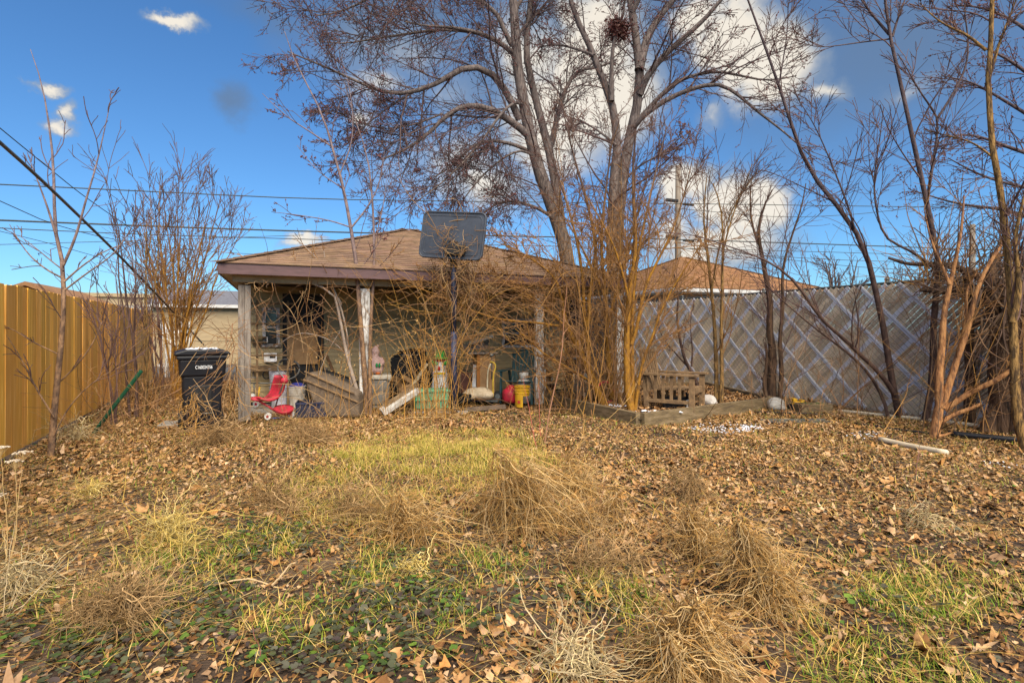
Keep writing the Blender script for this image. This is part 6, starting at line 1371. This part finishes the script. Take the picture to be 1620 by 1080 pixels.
# the cat
k = K('cat', 'black and white cat lying under the weathered wooden armchair, looking out', 'cat', 1078, 650, 8.95, .135, rz=-YAW)
m = MB(); m.ball((-.08, .05, .085), (.19, .10, .09)); m.ball((-.19, .06, .09), (.10, .095, .095)); m.ball((.06, .02, .09), (.085, .085, .085)); m.ball((.10, -.02, .145), (.055, .05, .06), rot=(.3, 0, 0)); m.ball((.115, -.05, .185), (.062, .058, .055)); m.ball((.115, -.095, .170), (.032, .028, .024))
for q in (.078, .152): m.lathe([(.024, 0), (.016, .022), (.004, .046)], 10, (q, -.04, .222), rot=(-.1, .25 * np.sign(q - .115), 0))
for q in (.06, .14): m.tube([(q, .0, .03), (q, -.08, .022), (q, -.13, .02)], [.03, .024, .022], 10)
m.tube([(-.27, .05, .05), (-.30, -.05, .03), (-.22, -.11, .028), (-.1, -.12, .028)], [.024, .022, .02, .014], 10, smooth=14)
o = m.build('body', 'dull_black', k.t, True, rem=.0085)
cm = bpy.data.materials.new('cat_fur'); cm.use_nodes = True; ntc = cm.node_tree; b_ = ntc.nodes['Principled BSDF']; b_.inputs['Roughness'].default_value = .85
tc = ntc.nodes.new('ShaderNodeTexCoord'); best = None
for c_, s_ in (((.115, -.118, .163), (.034, .04, .03)), ((.115, -.09, .215), (.010, .05, .04)), ((.10, -.075, .095), (.055, .05, .06)), ((.06, -.125, .02), (.04, .04, .03)), ((.14, -.125, .02), (.04, .04, .03))):
    mp = ntc.nodes.new('ShaderNodeMapping'); mp.vector_type = 'TEXTURE'; mp.inputs['Location'].default_value = c_; mp.inputs['Scale'].default_value = s_; ntc.links.new(tc.outputs['Object'], mp.inputs[0])
    ln = ntc.nodes.new('ShaderNodeVectorMath'); ln.operation = 'LENGTH'; ntc.links.new(mp.outputs[0], ln.inputs[0]); v = ln.outputs['Value']
    if best is None: best = v
    else:
        mn = ntc.nodes.new('ShaderNodeMath'); mn.operation = 'MINIMUM'; ntc.links.new(best, mn.inputs[0]); ntc.links.new(v, mn.inputs[1]); best = mn.outputs[0]
rp = ntc.nodes.new('ShaderNodeValToRGB'); rp.color_ramp.elements[0].position = .9; rp.color_ramp.elements[1].position = 1.05; rp.color_ramp.elements[0].color = (.62, .60, .56, 1); rp.color_ramp.elements[1].color = (.012, .011, .012, 1)
ntc.links.new(best, rp.inputs[0]); ntc.links.new(rp.outputs[0], b_.inputs['Base Color']); o.data.materials[0] = cm
for q in (.093, .137):
    m = MB(); m.ball((q, -.103, .194), .0085, 8, 6, col=(.45, .42, .08)); m.build('eye', 'tint_shiny', k.t, True)
m = MB(); m.ball((.115, -.126, .172), (.007, .005, .005), 8, 6, col=(.35, .15, .14)); m.build('nose', 'tint', k.t, True)
# stones and sack, toy, kerb, pipes
k = K('rock', 'round pale stone at the base of the close pair of tan saplings', 'stone', 1122, 648, 9.3, .12)
m = k.mb(); m.ball((0, .05, .09), (.14, .11, .10)); m.ball((.05, .02, .05), (.10, .1, .06)); m.build('stone', 'tint', k.t, True, rem=.02).data.materials[0] = mat('stone', (.50, .46, .42), (.34, .31, .28), .9, 9, bump=.5)
k = K('sack', 'rounded grey plastic sack lying against the twisted brown trunk', 'sack', 1233, 651)
m = k.mb(); m.ball((0, .12, .11), (.15, .14, .125)); m.ball((.05, .1, .05), (.12, .13, .06)); m.ball((-.07, .08, .08), (.09, .1, .08)); m.build('bag', 'tint', k.t, True, rem=.02).data.materials[0] = mat('grey_sack', (.36, .34, .31), (.25, .235, .21), .55, 9, bump=.5, bscale=12)
m = k.mb((.1, .1, .1)); m.bar((-.12, .0, .045), (.14, -.01, .05), .02, .012); m.build('fold', 'tint', k.t)
k = K('toy_truck', 'yellow toy tractor with black wheels between the grey sack and the mossy block', 'toy', 1264, 650)
m = k.mb(); m.box((0, .06, .13), (.17, .10, .05)); m.box((-.05, .06, .18), (.07, .09, .06)); m.box((.075, .06, .17), (.05, .10, .045), rot=(0, .3, 0)); m.build('body', 'yellow_plastic', k.t, bevel=.006)
m = k.mb(); m.bar((-.12, .06, .09), (.12, .06, .09), .09, .025); m.build('chassis', 'dull_black', k.t)
for q in ((-.08, 0), (.07, 0), (-.08, .12), (.07, .12)):
    m = k.mb(); c_ = np.array((q[0], q[1], .055)); m.tube([c_ - (0, .02, 0), c_ + (0, .02, 0)], .055, 18); w = m.build('wheel', 'dull_black', k.t); m = k.mb(); m.tube([c_ - (0, .024, 0), c_ + (0, .024, 0)], .026, 12); m.build('hub', 'yellow_plastic', w)
k = K('concrete_block', 'long mossy concrete kerb block lying before the slatted fence', 'block', 1296, 656)
m = k.mb(); m.box((-.02, .14, .085), (.56, .22, .17), rot=(0, .02, .12)); m.build('block', 'bed_timber', k.t, bevel=.02); m = k.mb((.10, .12, .03)); m.box((-.05, .13, .172), (.40, .14, .012), rot=(0, .02, .12)); m.build('moss', 'tint', k.t, bevel=.005)
def pipe(name, label, cat, pts, r, mt, z=.0, n=10):
    q = np.array([G(x, y) for x, y in pts]); q[:, 2] = r + z + gz(q[:, 0], q[:, 1]) + .012; c_ = q[0].copy(); m = MB(); m.tube(q - c_, r, n, smooth=10); o = m.build(name, mt, None, True); o.location = c_; return tag(o, label, cat)
pipe('drain_pipe', 'long white plastic pipe running along the foot of the slatted fence', 'pipe', [(1325, 653), (1420, 661), (1520, 676), (1640, 693)], .032, 'pvc')
pipe('drain_pipe', 'thick black plastic pipe on the ground before the long white pipe at right', 'pipe', [(1500, 690), (1560, 696), (1650, 705)], .042, 'black_plastic')
pipe('garden_hose', 'thin black hose leading from the thick black pipe towards the saplings', 'hose', [(1352, 673), (1400, 679), (1450, 685), (1505, 690)], .016, 'black_plastic')
pipe('garden_hose', 'thin black hose on the ground before the grey sack', 'hose', [(1192, 654), (1240, 657), (1305, 661)], .014, 'black_plastic')
pipe('fallen_log', 'short pale barkless log lying on the leaves at the right', 'log', [(1392, 699), (1440, 710), (1498, 723)], .034, 'pvc')
k = K('metal_sheet', 'flat grey metal sheet half buried in leaves in front of the grey sack', 'sheet', 1262, 668)
m = k.mb(); m.box((0, .05, .012), (1.0, .20, .012), rot=(0, .0, .03)); m.build('sheet', 'galvanised', k.t); m = k.mb(); m.box((0, .15, .024), (1.0, .02, .012), rot=(0, 0, .03)); m.build('folded_edge', 'galvanised', k.t)
k = K('metal_scrap', 'rusty brown curved scrap lying at the foot of the largest nearest straw mound', 'scrap', 1065, 1022)
m = k.mb((.26, .085, .02)); a = np.linspace(-.9, .9, 9); V = [(np.sin(q) * .07, y, np.cos(q) * .045) for y in (-.06, .06) for q in a]; V += [(x * .95, y, z - .004) for x, y, z in V]
m.add(V, [(i, i + 1, i + 10, i + 9) for i in range(8)] + [(i + 18, i + 27, i + 28, i + 19) for i in range(8)]); o = m.build('shell', 'tint', k.t, True); o.rotation_euler = (0, .2, .6); m = k.mb((.2, .07, .02)); m.tube([(-.05, -.05, .0), (.05, .05, .0)], .006, 6); m.build('rib', 'tint', k.t)
for lab, px_, py_, c_ in (('small orange plastic strip on the leaves before the draped box', 563, 655, (.65, .20, .04)), ('small teal plastic strip on the leaves beside the navy crate', 487, 659, (.03, .35, .25)), ('small blue plastic scrap on the leaves beside the white tricycle wheel', 438, 663, (.05, .15, .55))):
    k = K('plastic_strip', lab, 'litter', px_, py_, group='plastic scraps before the porch'); m = k.mb(c_); m.bar((-.10, 0, .012), (.10, .03, .03), .03, .012); m.build('strip', 'tint', k.t)
# distant end: old mat edge and paving stone beside the bin
k = K('paving_slab', 'loose grey paving slab on the leaves left of the dustbin', 'slab', 268, 676)
m = k.mb(); m.box((.1, .1, .03), (.5, .35, .05), rot=(.02, .03, .3)); m.build('slab', 'concrete', k.t, bevel=.01); m = k.mb((.2, .12, .06)); m.box((.15, .1, .058), (.2, .1, .006), rot=(.02, .03, .6)); m.build('soil_cake', 'tint', k.t)
k = K('plank', 'short pale wooden board wedged behind the weathered corner post', 'board', 379, 657, 9.0, .02)
m = k.mb((.52, .42, .26)); m.bar((-.10, .1, .06), (.08, .12, .16), .03, .16, (0, 1, 0)); m.build('board', 'tint', k.t, bevel=.004); m = k.mb((.35, .25, .15)); m.bar((-.10, .08, .0), (.08, .09, .08), .02, .05, (0, 1, 0)); m.build('batten', 'tint', k.t)

# more of the heap under the porch
def heap_box(name, label, bx, by, d, sz, col, rot=(0, 0, 0), zb=.04, lid=True, mt='tint', cat='box'):
    k = K(name, label, cat, bx, by, d, zb, rz=-.15); m = k.mb(col); m.box((0, .15, sz[2] / 2), sz, rot=rot, taper=1.04 if lid else 1); m.build('body', mt, k.t, bevel=.012)
    R = np.array(Euler(rot).to_matrix()); m = k.mb(tuple(v * 1.25 for v in col)); m.box(R @ np.array((0, 0, sz[2] / 2 + .015)) + (0, .15, sz[2] / 2), (sz[0] * 1.07, sz[1] * 1.07, .03), rot=rot); m.build('lid' if lid else 'flap', mt, k.t, bevel=.006)
heap_box('storage_box', 'black plastic storage box at the wall behind the stacked pails', 462, 630, 10.7, (.50, .35, .42), (.03, .03, .035))
heap_box('storage_box', 'brown wooden crate standing at the wall behind the draped box', 530, 625, 10.7, (.62, .40, .62), (.12, .075, .04), lid=False)
heap_box('storage_box', 'grey plastic tote at the wall between the barbecue and the snowman', 690, 625, 10.9, (.50, .36, .50), (.14, .14, .15))
heap_box('storage_box', 'dark brown box carrying nothing, between the suitcase and the hoop pole', 716, 632, 10.5, (.36, .34, .52), (.085, .04, .025), lid=False)
heap_box('storage_box', 'small dark red box on the slab left of the two tier plank stand', 868, 634, 10.7, (.30, .26, .26), (.17, .03, .03))
heap_box('cardboard_box', 'sagging cardboard box behind the broken yellow bucket and green chair', 858, 628, 10.9, (.40, .34, .48), (.75, .72, .7), rot=(0, .06, 0), lid=False, mt='cardboard')
heap_box('cardboard_box', 'soggy cardboard box on its side right of the cream lidded tub', 648, 645, 9.9, (.34, .30, .22), (.8, .75, .72), rot=(.1, .25, 0), lid=False, mt='cardboard')
rng = np.random.default_rng(90)
for lab, a_, b_, d0, d1, w, col in (('grey weathered board leaning steeply on the wall behind the draped box', (505, 630), (520, 545), 10.2, 10.6, .12, (.20, .17, .14)), ('long brown lath leaning across the dark door', (548, 640), (500, 520), 10.0, 10.7, .05, (.22, .12, .06)), ('pale broken lath sticking out of the box heap', (632, 640), (676, 575), 9.7, 10.1, .05, (.48, .40, .28)), ('dark board lying against the front of the cardboard boxes', (606, 640), (650, 628), 9.6, 9.7, .14, (.12, .08, .05)), ('brown plank leaning at the wall right of the green chair', (868, 640), (858, 545), 10.5, 10.8, .14, (.19, .11, .06)), ('grey lath lying on the ground before the mint planter', (645, 655), (740, 652), 9.0, 9.1, .06, (.26, .23, .20)), ('thin grey rod leaning beside the snowman', (712, 640), (702, 560), 9.9, 10.3, .025, (.3, .3, .3)), ('dark broken board before the cream sack', (735, 648), (800, 643), 9.3, 9.5, .08, (.10, .065, .04))):
    p0, p1 = P(*a_, d0), P(*b_, d1); p0[2] = max(p0[2], .03); t = thing('scrap_board', lab, 'board', p0, 0, 'scrap boards on the porch'); m = MB(); m.col = col; m.bar((0, 0, 0), p1 - p0, w, .022, (.3, -1, .3)); m.build('board', 'tint', t, bevel=.003)
    m = MB(); m.col = tuple(v * .8 for v in col); m.bar((p1 - p0) * .15 + (0, -.016, 0), (p1 - p0) * .22 + (0, -.016, 0), w * .9, .02, (.3, -1, .3)); m.build('cleat', 'tint', t)
k = K('flower_pot', 'terracotta flower pot lying on its side before the draped box', 'pot', 556, 652, 9.4, .03)
m = k.mb((.34, .13, .06)); m.lathe([(.06, 0), (.09, .14), (.10, .15), (.10, .18), (.085, .18), (.07, .03)], 18, c=(0, .1, .09), rot=(1.4, 0, .6)); m.build('pot', 'tint', k.t, True)
k = K('tarpaulin', 'crumpled dark green tarpaulin heaped before the suitcase', 'tarpaulin', 726, 640, 9.7, .03)
m = k.mb((.035, .06, .045))
for q in range(9): m.ball((rng.uniform(-.16, .16), rng.uniform(.05, .3), rng.uniform(.03, .14)), (rng.uniform(.06, .13), rng.uniform(.05, .1), rng.uniform(.04, .09)), rot=tuple(rng.uniform(-.6, .6, 3)))
m.build('tarpaulin', 'tint', k.t, True, rem=.016)
